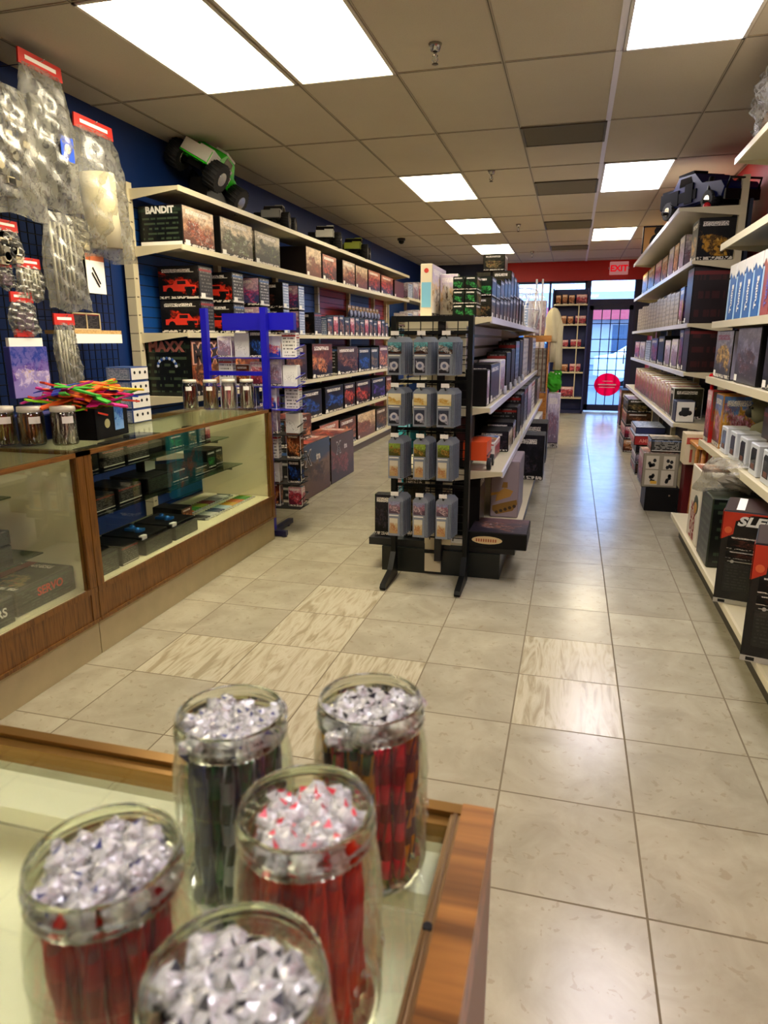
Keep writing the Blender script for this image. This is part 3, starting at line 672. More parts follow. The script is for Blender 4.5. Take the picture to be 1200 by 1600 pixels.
row('big_kit_box', 'box', [(7.1, 7.75, .35, 'dark box with red title', A['redaction'], BLACK), (7.8, 8.44, .33, 'dark brown box', A['orange'], BLACK), (8.52, 9.36, .33, 'tan picture box', A['tan'], BLACK), (9.42, 10.0, .31, 'small brown picture box', A['brown'], BLACK)],
    -3.02, -2.67, .13, 'big boxes on the bottom shelf', 'the bottom left shelf', BLACK)
# large cartons on the floor
def xbox(name, label, x0, x1, y0, y1, z0, h, pic, txt, ts):
    b = package(name, label, 'box', x0, x1, y0, y1, z0, z0+h, DKBROWN, 'large truck cartons on the floor', {'xp': pic, 'yn': A['specgrey'], 'zp': A['redaction']}, True, None)
    a = (x1-x0)/2; mb = MB(); mb.text('X', ts*1.6, T=FACE_XP(a+.0016, -(y1-y0)*.18, h*.60), bold=.006); mb.text('tra', ts*.7, T=FACE_XP(a+.0016, (y1-y0)*.12, h*.66), bold=.004)
    obj('printed_title', mb, plain('printed silver', '#d8ccc0', .4), b)
    mb = MB(); mb.text('X', ts*1.5, T=FACE_XP(a+.0022, -(y1-y0)*.18, h*.605), bold=.001); obj('title_fill', mb, BLACK, b)
    return b
A['xdust'] = art('print dusk with dust and truck', '#4a5468', '#8a6c50', '#6a4a30', '#4a3828', '#8a6a4c', band=False, busy=.5)
A['xred'] = art('print red brown truck', '#5c4438', '#6a4a3c', '#4a3426', '#9a4a40', '#b87868', band=False, busy=.6)
xbox('truck_carton', 'large brown carton with outlined X title, nearest on the floor by the counter', -2.62, -2.24, 5.38, 6.22, 0, .5, A['xdust'], 'X', .13)
xbox('truck_carton', 'second brown red carton on the floor beyond the nearest one', -2.62, -2.25, 6.28, 7.02, 0, .47, A['xred'], 'X', .11)
xbox('truck_carton', 'brown carton with X title lying on top of the nearest floor carton', -2.62, -2.36, 5.42, 6.06, .503, .23, A['orange'], 'X', .1)

# second, farther run of shelving in the corner
FS = empty('wall_shelving', 'short far run of cream shelving in the back left corner', 'shelving', (0, 0, 0))
for z in (2.1, 1.62, 1.15, .7, .2): shelf_board(-3.08, -2.72, 11.6, 14.2, z, parent=FS)
for y in (11.6, 12.9, 14.2): mb = MB(); mb.box(-3.12, -3.06, y-.03, y+.03, 0, 2.4); obj('upright', mb, CREAM, FS)
mb = MB(); mb.box(-3.135, -3.1, 11.6, 14.2, .1, 2.35); obj('back_panel', mb, BLUESLAT, FS)
for lv, z in (('top', 2.1), ('second', 1.62), ('third', 1.15)):
    row('toy_box', 'box', [(11.7+.42*i, 12.05+.42*i, .24+.04*((i*7) % 3), ['pale blue and white toy box', 'pink and white toy box', 'red toy box'][(i+len(lv)) % 3], [A['specblue'], A['light'], A['cherry']][(i+len(lv)) % 3]) for i in range(5)], -3.0, -2.75, z, 'toy boxes in the far corner', '%s shelf of the far corner run' % lv, WHITE, panels=False, end_mat=A['light'])

# ---------------------------------------------------------------- trucks on top of the shelving
def rc_truck(name, label, loc, rz, sc, bodym, roofm, tilt=0., tm=RUBBER, roll=0., wr=.085):
    o = empty(name, label, 'model truck', loc, rz, 'radio control trucks on display'); o.scale = (sc, sc, sc); o.rotation_euler = (tilt, roll, rz)
    mb = MB(); # body along y, nose at +y
    prof = [(-.27, .10), (.27, .09), (.29, .13), (.26, .165), (.10, .185), (.03, .245), (-.11, .25), (-.16, .19), (-.27, .185)]
    mb.prism(prof, 'x', -.105, .105); mb.box(-.085, .085, .04, .12, .186, .192, m=1); 
    obj('body_shell', mb, [bodym, BLACK], o)
    mb = MB(); mb.prism([(-.10, .195), (.02, .195), (.0, .236), (-.095, .238)], 'x', -.107, .107); obj('cab_window', mb, plain('smoked window', '#10141a', .1), o)
    mb = MB(); mb.box(.0, .104, -.265, -.12, .186, .20); mb.box(.02, .104, -.12, .02, .25, .262); mb.box(-.1, .1, -.278, -.27, .11, .185); mb.box(.1052, .112, -.27, -.1, .105, .185); mb.box(-.095, .095, -.10, .0, .25, .256); mb.box(-.108, -.104, -.26, .1, .115, .16); mb.box(.104, .110, -.26, .06, .115, .165); mb.box(.06, .112, -.04, .03, .1, .2); obj('roof_panel', mb, roofm, o)
    mb = MB(); mb.box(-.05, .05, -.22, .22, .06, .10); mb.cyl((-.15, -.18, .075), (.15, -.18, .075), .01); mb.cyl((-.15, .18, .075), (.15, .18, .075), .01)
    for x in (-.08, .08):
        for y in (-.18, .18): mb.cyl((x, y*.8, .2), (x*1.4, y, .09), .014, 8)
    obj('chassis', mb, BLACK, o)
    mb = MB(); mb.box(-.1, .1, .285, .30, .07, .12); mb.tube([(-.09, .29, .12), (-.09, .31, .17), (.09, .31, .17), (.09, .29, .12)], .006); obj('bumper', mb, BLACK, o)
    for x in (-.15, .15):
        for y in (-.18, .18):
            mb = MB(); zw = .085; x_ = x if wr > .07 else x*.66; hw = .045*wr/.085
            mb.cyl((x_-hw, y, zw), (x_+hw, y, zw), wr, 20)
            for k in range(20):
                t = 2*math.pi*k/20; mb.cyl((x_-hw, y+wr*math.cos(t), zw+wr*math.sin(t)), (x_+hw, y+wr*math.cos(t+.15), zw+wr*math.sin(t+.15)), wr*.08, 4)
            mb.cyl((x_-hw*1.07, y, zw), (x_+hw*1.07, y, zw), wr*.5, 12, 1); obj('wheel', mb, [tm, CHROME], o)
    return o
GREENP = plain('lime green paint', '#2cc81c', .25, coat=.5); GREYP = plain('dark grey paint', '#2a2a2c', .3)
rc_truck('monster_truck_model', 'lime green and white model truck tipped nose down on the highest shelf', (-2.93, 5.28, 2.57), 0., 1.18, GREENP, plain('white paint', '#dcdcd0', .3), -.25, roll=.52)
mb = MB(); mb.prism([(5.02, 2.425), (5.5, 2.425), (5.1, 2.62)], 'x', -2.92, -2.76); tag(obj('display_stand', mb, BLACK), 'black wedge stand under the green model truck', 'stand')
rc_truck('monster_truck_model', 'black model truck on the highest shelf, next after the green one', (-2.84, 6.5, 2.42), .2, .85, GREYP, plain('silver paint', '#9a9c98', .3))
rc_truck('monster_truck_model', 'black and white model truck on the highest shelf, mid way along', (-2.84, 7.9, 2.42), .3, .95, BLACK, plain('white paint', '#dcdcd0', .3))
rc_truck('monster_truck_model', 'black model truck with yellow green trim, farthest on the highest shelf', (-2.84, 9.0, 2.42), .2, 1., BLACK, plain('yellow green paint', '#a8b83c', .3))

# ================================================================ GLASS SHOWCASES ON THE LEFT
MARBLE = plain('worn beige plinth', '#b2a478', .55, var=.16, bump=.3, bscale=14)
INNER = plain('cream case lining', '#ece2bc', .5, var=.03)
def showcase(label, y0, y1, shelves, xf=-2.0, xb=-2.56):
    o = empty('glass_showcase', label, 'display case', (0, 0, 0), 0)
    mb = MB(); mb.box(xb, xf-.012, y0, y1, 0, .165); obj('plinth', mb, MARBLE, o)
    mb = MB(); mb.box(xb, xf, y0, y1, .165, .315); mb.box(xf-.002, xf+.008, y0, y1, .165, .18); mb.box(xf-.002, xf+.006, y0, y1, .305, .33); obj('bottom_rail', mb, WOODC, o)
    mb = MB(); mb.box(xb+.02, xf-.02, y0+.03, y1-.03, .3155, .322); obj('deck', mb, INNER, o)
    mb = MB(); mb.box(xf-.03, xf+.004, y0, y0+.045, .165, .94); obj('corner_post', mb, WOODC, o)
    mb = MB(); mb.box(xf-.03, xf+.004, y1-.045, y1, .165, .94); obj('corner_post', mb, WOODC, o)
    mb = MB(); mb.box(xf-.018, xf+.004, y0, y1, .92, .94); mb.box(xb, xb+.02, y0, y1, .92, .94); mb.box(xb, xf, y0, y0+.012, .925, .94); mb.box(xb, xf, y1-.012, y1, .925, .94); obj('top_frame', mb, WOODY, o)
    mb = MB(); mb.box(xf-.012, xf-.008, y0+.045, y1-.045, .33, .92); obj('front_glass', mb, GLASSF, o)
    mb = MB(); mb.box(xb, xf, y0, y1, .9405, .9465); obj('top_glass', mb, GLASS, o)
    for y, nm in ((y0, 'near_end_panel'), (y1-.02, 'far_end_panel')): mb = MB(); mb.box(xb, xf-.03, y+.001, y+.019, .0, .924); obj(nm, mb, INNER, o)
    mb = MB(); mb.box(xb, xb+.012, y0+.02, y1-.02, .80, .924); mb.box(xb, xb+.012, y0+.02, y0+(y1-y0)*.25, .322, .8); obj('back_rail', mb, INNER, o)
    for (z, xs0, xs1, ya, yb) in shelves:
        mb = MB(); mb.box(xs0, xs1, ya, yb, z-.006, z); obj('glass_shelf', mb, SHELFGLASS, o)
        mb = MB()
        for y in (ya+.1, (ya+yb)/2, yb-.1):
            mb.box(xs0, xs1-.03, y-.004, y+.004, z-.03, z-.0065)
        obj('shelf_bracket', mb, CHROME, o)
    return o
showcase('long oak framed glass showcase in the middle left, ending by the blue rack', 2.44, 4.37, [(.772, -2.54, -2.2, 2.5, 4.12), (.585, -2.54, -2.14, 2.5, 4.18)])
showcase('oak framed glass showcase at the left edge, nearest the camera', .35, 2.435, [(.765, -2.54, -2.24, .5, 2.27), (.52, -2.54, -2.14, .5, 2.3)])
rnd = random.Random(3)
def small_boxes(where, group, lst, name='parts_box'):
    for i, (x0, x1, y0, y1, z, h, mt, d) in enumerate(lst):
        fc = {'xp': mt}
        package(name, '%s, %s on %s' % (d, ordw(i), where), 'box', x0, x1, y0, y1, z, z+h, BLACK, group, fc, True, None)
U, L_, D_ = .772, .585, .322
small_boxes('the top shelf of the long showcase', 'parts boxes on the top glass shelf',
    [(-2.42, -2.24, 2.60, 2.84, U, .09, A['olive'], 'black box with busy print'), (-2.42, -2.24, 2.87, 3.05, U, .095, A['spec'], 'black box with white tag'), (-2.42, -2.24, 3.07, 3.27, U, .1, A['spec'], 'black carton'), (-2.44, -2.28, 3.32, 3.46, U, .11, BLACK, 'plain black carton'),
     (-2.36, -2.26, 3.5, 3.66, U, .085, A['green'], 'green print box'), (-2.36, -2.24, 3.68, 3.78, U, .095, A['olive'], 'olive box'), (-2.36, -2.24, 3.8, 3.88, U, .1, A['specgrey'], 'grey print box'), (-2.36, -2.26, 3.92, 3.98, U, .09, A['cherry'], 'red and white box')])
small_boxes('the lower shelf of the long showcase', 'parts boxes on the lower glass shelf',
    [(-2.42, -2.18, 2.62, 2.86, L_, .08, A['spec'], 'flat black box'), (-2.42, -2.19, 2.9, 3.1, L_, .085, A['spec'], 'black box with white tag'), (-2.42, -2.18, 3.14, 3.38, L_, .09, A['specgreen'], 'dark green box'), (-2.36, -2.3, 3.3, 3.4, L_+.092, .075, TAG, 'small white card'),
     (-2.42, -2.22, 3.44, 3.62, L_, .08, A['night'], 'dark box'), (-2.42, -2.2, 3.66, 3.84, L_, .06, A['olive'], 'low olive box'), (-2.42, -2.25, 3.9, 4.02, L_, .12, A['green'], 'dark green lunch size box'), (-2.42, -2.27, 4.05, 4.15, L_, .115, A['olive'], 'khaki box')])
small_boxes('the floor of the long showcase', 'boxes on the showcase floor',
    [(-2.36, -2.07, 2.56, 2.7, D_, .1, A['specgreen'], 'grey green box'), (-2.36, -2.07, 2.72, 2.86, D_, .1, A['spec'], 'grey black box'), (-2.34, -2.06, 2.9, 3.15, D_, .08, A['specgreen'], 'flat dark carton'), (-2.34, -2.06, 3.18, 3.42, D_, .075, A['specgreen'], 'flat green carton'), (-2.4, -2.2, 3.48, 3.6, D_, .1, A['orange'], 'orange print box')])
for i, (x, y, z) in enumerate(((-2.2, 3.02, .403), (-2.2, 3.3, .398))):
    o = empty('blue_part_pack', 'black tray with a small blue metal part, %s on the showcase floor cartons' % ordw(i), 'pack', (x, y, z), 0, 'blue part trays')
    mb = MB(); mb.cbox(-.12, .12, -.12, .12, 0, .012); obj('tray', mb, BLACK, o)
    mb = MB(); mb.box(-.05, .05, -.02, .02, .012, .025); mb.ball((-.03, .02, .02), .018, n=8, k=5); mb.ball((.03, -.02, .02), .018, n=8, k=5); obj('blue_part', mb, plain('anodised blue', '#2a7ad0', .3, .5), o)
    mb = MB(); mb.box(.1, .121, -.11, -.07, -.02, .02); obj('price_sticker', mb, TAG, o)
# rows of paint pens on the case floor
PC = ['#2a2a2a', '#c8c8c0', '#1c3a5c', '#b8d0d8', '#d8a020', '#d8702a', '#4a9a30', '#a8b030', '#7a1c18', '#9a9488', '#e8e0d0', '#3a4a2a']
pens = {}
for i in range(44):
    rowi, coli = divmod(i, 22)
    y = 3.62+coli*.031; xx = -2.17+.0*rowi if rowi == 0 else -2.34
    ci = (coli//3+rowi*4) % len(PC)
    if ci not in pens:
        mb = MB(); mb.cyl((-.06, 0, .008), (.045, 0, .008), .0075, 8); mb.cyl((.045, 0, .008), (.065, 0, .008), .006, 8, 1)
        o = obj('paint_pen', mb, [plain('pen colour '+PC[ci], PC[ci], .3), plain('pen cap white', '#d8d4c8', .4)], None, (xx, y, D_)); pens[ci] = o
        tag(o, 'coloured pens lying in rows on the showcase floor', 'pen', 'pens on the showcase floor')
    else: o = dup(pens[ci], (xx, y, D_))
    o['label'] = 'paint pen, %s from the near end of the %s pen row in the showcase' % (['first', 'second', 'third', 'fourth', 'fifth', 'sixth', 'seventh', 'eighth', 'ninth', 'tenth', 'eleventh', 'twelfth', 'thirteenth', 'fourteenth', 'fifteenth', 'sixteenth', 'seventeenth', 'eighteenth', 'nineteenth', 'twentieth', 'twenty-first', 'twenty-second'][coli], ['front', 'back'][rowi])
small_boxes('the top shelf of the nearest showcase', 'boxes on the near top glass shelf', [(-2.44, -2.26, 1.72, 1.92, .765, .085, A['spec'], 'black box'), (-2.44, -2.26, 1.95, 2.07, .765, .09, A['spec'], 'black box with grey emblem'), (-2.44, -2.26, 2.09, 2.22, .765, .09, A['spec'], 'black box with pale emblem')])
small_boxes('the lower shelf of the nearest showcase', 'cartons on the near lower glass shelf', [(-2.46, -2.2, 1.86, 2.02, .52, .055, A['specgreen'], 'lower dark carton'), (-2.46, -2.2, 1.86, 2.02, .577, .055, A['specgreen'], 'upper dark carton'), (-2.48, -2.2, 2.06, 2.2, .52, .06, A['specgreen'], 'dark carton with grey tag'), (-2.48, -2.2, 2.06, 2.2, .582, .06, A['specgreen'], 'topmost dark carton')])
b = package('servo_box', 'large dark green box with red stripe on the near showcase floor', 'box', -2.42, -2.08, 2.06, 2.4, D_, D_+.11, plain('dark olive card', '#23261c', .4), None, {'xp': A['specgreen'], 'zp': A['olive']}, True, None)
mb = MB(); mb.box(-.06, -.01, -.16, .16, .1118, .1128); obj('red_stripe', mb, plain('printed dull red', '#8a2c20', .5), b)
mb = MB(); mb.text('SERVO', .05, T=FACE_XP(.1716, .02, .05), bold=.001); obj('printed_title', mb, plain('printed red', '#d4301c', .4), b)
b = package('speed_control_box', 'dark green box lettered RS at the left edge of the near showcase', 'box', -2.4, -2.06, 1.78, 2.03, D_, D_+.11, plain('dark olive card', '#23261c', .4), None, {'xp': A['specgreen'], 'zp': A['olive']}, True, None)
mb = MB(); mb.text('RS', .05, T=FACE_XP(.1716, .06, .04), bold=.001); obj('printed_title', mb, TAG, b)

# ================================================================ LEFT WALL, HANGING STOCK
PEG = plain('olive pegboard', '#6a6a48', .6)
mb = MB(); mb.box(-3.13, -3.10, 1.2, 3.02, .0, 2.2)
o = empty('pegboard', 'olive pegboard panel on the wall at the left edge', 'pegboard', (0, 0, 0))
obj('board', mb, PEG, o)
mb = MB()
for i in range(12):
    for k in range(30): y = 2.62+.033*i; z = .95+.033*k; mb.box(-3.0999, -3.0992, y-.003, y+.003, z-.003, z+.003)
obj('peg_holes', mb, plain('peg hole shadow', '#1a1a10', .9), o)
o = empty('grid_panel', 'black wire grid panel on the blue wall behind the hanging bags', 'grid panel', (0, 0, 0))
mb = MB()
for i in range(21): y = 3.0+.06*i; mb.box(-3.06, -3.056, y-.0025, y+.0025, .6, 2.75)
obj('vertical_wires', mb, BLACKMET, o)
mb = MB()
for k in range(36): z = .62+.06*k; mb.box(-3.056, -3.052, 3.0, 4.2, z-.0025, z+.0025)
obj('cross_wires', mb, BLACKMET, o)

def bag_mesh(wd, ht, dp, seed, flare=1.1, n=14, m_=18):
    """crumpled closed poly bag, wide bottom, top at z=0, hanging down; flat across y"""
    r = random.Random(seed); mb = MB(); ph = [r.uniform(0, 6) for _ in range(8)]
    def P(u, v, side):
        wdt = wd*(.80+.2*min(1, v*3))*(1+(flare-1)*v)
        y = (u-.5)*wdt+ .02*math.sin(7*v+ph[0])*v
        z = -v*ht + .012*math.sin(9*u+ph[1])*v
        edge = math.sin(math.pi*u)**.6 * math.sin(math.pi*min(1, v*.96+.02))**.5
        x = side*dp*.5*edge + edge*.014*(math.sin(23*u+ph[2]+9*v)+math.sin(31*v+ph[3]-11*u)+.7*math.sin(17*(u+v)+ph[4])) + .004*math.sin(60*v+40*u+ph[5])
        return (x, y, z)
    for side in (1, -1):
        base = len(mb.v)
        for j in range(m_+1):
            for i in range(n+1): mb.P(P(i/n, j/m_, side))
        for j in range(m_):
            for i in range(n):
                a = base+j*(n+1)+i; q = [a, a+1, a+n+2, a+n+1]
                mb.f.append(q if side > 0 else q[::-1]); mb.m.append(0); mb.sm.append(True); mb.uv.append([(0, 0), (1, 0), (1, 1), (0, 1)])
    return mb
def bag(label, x, yc, ztop, wd, ht, dp, seed, header=REDHDR, hh=.05, content=None, flare=1.1, rz=0., group='hanging poly bags'):
    o = empty('hanging_bag', label, 'bag', (x, yc, ztop), rz, group)
    obj('poly_bag', bag_mesh(wd, ht, dp, seed, flare), POLY, o)
    if header is not None:
        mb = MB(); w2 = wd*.42; mb.prism([(-w2, -.012), (w2, -.012), (w2*.96, hh), (-w2*.96, hh)], 'x', -.005, .005)
        mb.box(.005, .0056, -w2*.7, w2*.7, hh*.3, hh*.62, m=1)
        obj('header_card', mb, [header, TAG], o)
        mb = MB(); mb.tube([(-(x+3.05), 0, hh*.7), (.02, 0, hh*.7), (.03, 0, hh*.85)], .0025, 6); obj('hook', mb, CHROME, o)
    if content: content(o, wd, ht)
    return o
def c_tube(o, wd, ht):
    mb = MB(); mb.cyl((0, -.01, -ht*.32), (0, 0.01, -ht*.9), wd*.24, 24); obj('white_tube', mb, plain('white paper tube', '#d8cfae', .5), o)
def c_chassis(o, wd, ht):
    mb = MB(); mb.cbox(-.012, .012, -wd*.3, wd*.06, -ht*.92, -ht*.2, .004); mb.box(-.014, .014, wd*.12, wd*.34, -ht*.9, -ht*.3, m=1)
    for k in range(5): mb.cyl((-.02, -wd*.12, -ht*(.3+.12*k)), (.025, -wd*.12, -ht*(.3+.12*k)), .018, 10, 1)
    obj('chassis_plate', mb, [plain('grey moulded plastic', '#4a4a44', .4), BLACK], o)
    mb = MB(); mb.box(.05, .054, .03, .13, -ht*.62, -ht*.44); mb.ball((.055, .08, -ht*.53), .026, m=1, n=10, k=5, sx=.1)
    obj('blue_sticker', mb, [plain('blue sticker', '#1c50d8', .4), TAG], o)
def c_parts(o, wd, ht):
    mb = MB(); r = random.Random(int(ht*1000))
    for k in range(22):
        y = r.uniform(-.36, .36)*wd; z = -ht*r.uniform(.15, .9)
        mb.cbox(-.015, .015, y-.02, y+.03, z-.02, z+.014, .002, r.randrange(3))
    for k in range(6): y = r.uniform(-.3, .3)*wd; z = -ht*r.uniform(.2, .85); mb.cyl((-.02, y, z), (.03, y, z), .022, 10, r.randrange(3))
    obj('moulded_parts', mb, [plain('black moulded parts', '#1c1c1a', .4), plain('cream moulded parts', '#cfc4a4', .4), plain('grey moulded parts', '#7a7668', .4)], o)
def c_rods(o, wd, ht):
    mb = MB()
    for k in range(6): y = (k-2.5)*wd*.12; mb.cyl((0, y, -ht*.1), (0, y+.01, -ht*.93), .008, 8, k % 2)
    obj('clear_rods', mb, [plain('milky plastic', '#c4c2b4', .3), plain('pale plastic', '#a8a698', .3)], o)
def c_black(o, wd, ht):
    mb = MB(); mb.cbox(-.015, .015, -wd*.3, wd*.3, -ht*.85, -ht*.35, .004); obj('dark_part', mb, plain('dull purple part', '#6c5c6c', .4), o)
bag('big poly bag with a white tube and red header, right of the hanging bags', -2.82, 3.84, 2.60, .42, .72, .22, 1, REDHDR, .06, c_tube, 1.45)
bag('long poly bag with dark chassis and blue sticker near the ceiling', -2.80, 3.42, 2.78, .38, .68, .13, 2, REDHDR, .06, c_chassis, 1.25)
bag('poly bag of black and cream moulded parts at the left edge near the ceiling', -2.78, 3.08, 2.62, .42, .60, .13, 3, None, .05, c_parts, 1.15)
bag('long clear bag hanging under the chassis bag', -2.82, 3.47, 2.09, .30, .52, .09, 4, None, .05, c_rods, 1.2)
bag('clear bag of pale parts beside the long clear bag', -2.86, 3.66, 2.1, .22, .24, .06, 14, None, .05, c_parts, 1.1)
bag('small red topped bag at the left edge, highest of the small bags', -2.85, 3.10, 1.96, .17, .18, .05, 5, REDHDR, .04, c_parts)
bag('small red topped bag with grey sprue beside the long clear bag', -2.85, 3.22, 1.79, .20, .18, .05, 6, REDHDR, .04, c_rods)
bag('narrow pink brown bag at the left edge', -2.86, 3.06, 1.78, .11, .12, .04, 7, REDHDR, .03, c_black)
bag('red topped bag with green and purple parts below the grey sprue bag', -2.85, 3.14, 1.61, .19, .18, .05, 8, REDHDR, .04, c_black)
bag('tall clear bag of long rods hanging above the bright coloured gliders', -2.83, 3.42, 1.50, .20, .40, .06, 9, REDHDR, .05, c_rods, 1.05)
o = package('toy_glider_pack', 'blue and purple printed pack with white top hanging by the pegboard', 'pack', -2.88, -2.84, 3.0, 3.27, 1.1, 1.37, plain('purple blue card', '#2a2c84', .4), None, {'xp': art('print blue purple glider', '#24388c', '#5a3c8c', '#8878b8', '#c8b8d8', '#d8b840', band=False)}, True, None)
mb = MB(); mb.box(-.01, .01, -.12, .12, .27, .315); obj('white_top', mb, TAG, o)
mb = MB(); mb.box(-.008, .014, -.06, .06, .32, .36); obj('red_hook_card', mb, REDHDR, o)
for i in range(5):
    o = empty('tool_card', 'black and white tool card, %s from the front of its hook' % ordw(4-i), 'card', (-2.94+.025*i, 3.74+.004*i, 1.68), 0, 'tool cards on one hook')
    mb = MB(); mb.cbox(-.002, .002, -.085, .085, 0, .23, .0008); obj('backing_card', mb, BLACK if i < 4 else TAG, o)
    mb = MB(); mb.box(.002, .0026, -.084, .084, .19, .228); obj('orange_header', mb, plain('orange header', '#c86a3a', .5), o)
    mb = MB(); mb.tube([(.006, -.03, .15), (.006, .03, .06)], .004, 6); mb.tube([(.006, -.04, .12), (.006, .02, .04)], .004, 6); obj('tool', mb, DKGREY, o)
o = empty('wall_shelf', 'small pale wooden ledge on the grid panel under the tool cards', 'shelf', (-2.93, 3.72, 1.44))
mb = MB(); mb.box(-.11, .10, -.22, .22, 0, .022); obj('ledge_board', mb, WOODPALE, o); mb = MB(); mb.box(.085, .101, -.22, .22, -.055, .0); obj('white_front_strip', mb, TAG, o)
o = empty('framed_notice', 'small cream framed dark notice standing on the wooden ledge', 'notice', (-2.85, 3.64, 1.463))
mb = MB(); mb.box(-.008, .0, -.125, .125, 0, .10, m=1, xp=1); mb.box(-.008, .004, -.125, .125, 0, .008); mb.box(-.008, .004, -.125, .125, .092, .1); mb.box(-.008, .004, -.125, -.117, 0, .1); mb.box(-.008, .004, .117, .125, 0, .1); mb.box(-.008, .004, -.004, .004, 0, .1)
obj('frame', mb, [plain('cream frame', '#cdb98c', .5), A['specred']], o)

# ================================================================ THINGS ON THE SHOWCASES
TOP = .9466
def jar_big(label, loc, r, h, glassmat, caprim, group, stick, nst, sl, wrap=False):
    o = empty('candy_jar', label, 'jar', loc, 0, group)
    mb = MB(); pr = [(0, .003), (r*.9, .003), (r, .012), (r, h*.80), (r*.92, h*.88), (r*.86, h*.92), (r*.86, h)]
    pr += [(r*.83, h), (r*.83, h*.92), (r*.89, h*.87), (r*.965, h*.79), (r*.965, .014), (0, .008)]
    mb.lathe(pr, 28); obj('glass_body', mb, glassmat, o)
    return o
def cand(name, label, group, mats, r, ln, cat='candy'):
    mb = MB(); mb.cyl((0, 0, 0), (0, 0, ln), r, 7)
    for k in range(7):   # twist stripe
        t = k*.9; mb.box(r*math.cos(t)-.001, r*math.cos(t)+.001, r*math.sin(t)-.001, r*math.sin(t)+.001, ln*k/7, ln*(k+1)/7, m=1)
    o = obj(name, mb, mats); return tag(o, label, cat, group)
def fill(proto_mats, names, label, group, loc, R_, n, r, ln, seed, tilt=.1):
    rr = random.Random(seed); protos = []
    for i in range(n):
        a = i*2.39996; d = R_*math.sqrt((i+.4)/n); k = i % len(proto_mats)
        p = (loc[0]+d*math.cos(a), loc[1]+d*math.sin(a), loc[2]+.010)
        rot = (rr.uniform(-tilt, tilt)*.5, rr.uniform(-tilt, tilt)*.5, rr.uniform(0, 6))
        if k >= len(protos):
            o = cand(names, label, group, proto_mats[k], r, ln); protos.append(o); o.location = p; o.rotation_euler = rot
        else: dup(protos[k], p, rot)
yel, tan_, pur = plain('yellow green candy', '#a8982a', .4), plain('brown candy', '#8c4a24', .4), plain('dark plum candy', '#4a2430', .4)
pkc, rdc = plain('pink candy', '#e87890', .4), plain('dark red candy', '#7a1c14', .4)
PLASTIC = clear('clear plastic canister', '#f4f2ec', .03, .6, .05)
for (lab, loc, mt) in (('clear canister of yellow green striped sticks at the left edge', (-2.42, 2.46, TOP), [yel, tan_]), ('clear canister of brown sticks, middle of the three by the gliders', (-2.30, 2.50, TOP), [tan_, plain('amber candy', '#a8702a', .4)]), ('clear canister of plum and white striped sticks beside the black bin', (-2.17, 2.55, TOP), [pur, TAG])):
    o = jar_big(lab, loc, .055, .165, PLASTIC, None, 'candy canisters on the near showcase', None, 0, 0)
    mb = MB(); mb.lathe([(0, .172), (.052, .172), (.054, .150), (.050, .148)], 24); obj('lid', mb, plain('frosted lid', '#cfc8b8', .4), o)
    mb = MB(); mb.prism([(.0555*math.cos(t), .0555*math.sin(t)) for t in [-1.0+.1*k for k in range(10)]]+[(.0545*math.cos(t), .0545*math.sin(t)) for t in [-.1-.1*k for k in range(10)]], 'z', .10, .13); obj('label', mb, TAG, o)
    fill([mt, mt[::-1]], 'candy_stick', 'wrapped candy stick in the '+lab.split(',')[0].replace('clear ', '').replace(' at the left edge', '').replace(' beside the black bin', ''), 'sticks in '+lab.split(' at ')[0][:40], loc, .043, 22, .0045, .13, hash(lab[:9]) % 99 if 0 else len(lab))
# far four jars by the blue rack
jx = [('brown red', (-2.47, 4.12, TOP), [tan_, rdc]), ('tan', (-2.34, 4.16, TOP), [plain('tan candy', '#b08a5c', .4), tan_]), ('bright pink', (-2.235, 4.22, TOP), [pkc, TAG]), ('dark red', (-2.12, 4.26, TOP), [rdc, TAG])]
for (nm, loc, mt) in jx:
    o = jar_big('clear jar of %s candy at the far end of the long showcase' % nm, loc, .05, .19, PLASTIC, None, 'four candy jars at the far end of the showcase', None, 0, 0)
    mb = MB(); mb.lathe([(0, .20), (.044, .20), (.046, .182), (.040, .18)], 20); obj('lid', mb, plain('frosted lid', '#cfc8b8', .4), o)
    mb = MB(); mb.prism([(.0505*math.cos(t), .0505*math.sin(t)) for t in [-1.6+.1*k for k in range(9)]]+[(.0495*math.cos(t), .0495*math.sin(t)) for t in [-.8-.1*k for k in range(9)]], 'z', .13, .155); obj('label', mb, TAG, o)
    fill([mt, mt[::-1]], 'candy_stick', 'candy stick in the jar of %s candy at the far end' % nm, 'sticks in the %s jar' % nm, loc, .038, 14, .0055, .145, len(nm))
# bin with bright foam gliders
o = empty('display_bin', 'black bin with round pale emblem holding bright toy gliders', 'bin', (-2.24, 2.82, TOP), .1)
mb = MB(); t = .006
for (a, b, c_, d) in ((-.11, .11, -.14, -.14+t), (-.11, .11, .14-t, .14), (-.11, -.11+t, -.14, .14), (.11-t, .11, -.14, .14)): mb.box(a, b, c_, d, 0, .145)
mb.box(-.11, .11, -.14, .14, 0, t); obj('bin_body', mb, BLACK, o)
mb = MB(); mb.prism([(-.045+.022*math.cos(k*.35), .07+.022*math.sin(k*.35)) for k in range(18)], 'x', .11, .1115); obj('emblem', mb, plain('cream emblem', '#cfc88a', .5), o)
mb = MB(); mb.box(.11, .1112, .02, .1, .03, .145); obj('blue_print', mb, art('print blue water', '#2a6ac8', '#1c50b8', '#88b8e8', '#5aa0e0', '#c8e0f0', band=False), o)
GC = [('lime green', '#8ad81c'), ('orange', '#f06a1c'), ('hot pink', '#e8208a'), ('magenta', '#c81c8c'), ('red orange', '#f04a28'), ('yellow', '#e8d030'), ('royal blue', '#1c3cc0'), ('green', '#38b830')]
gp = {}
rg = random.Random(11)
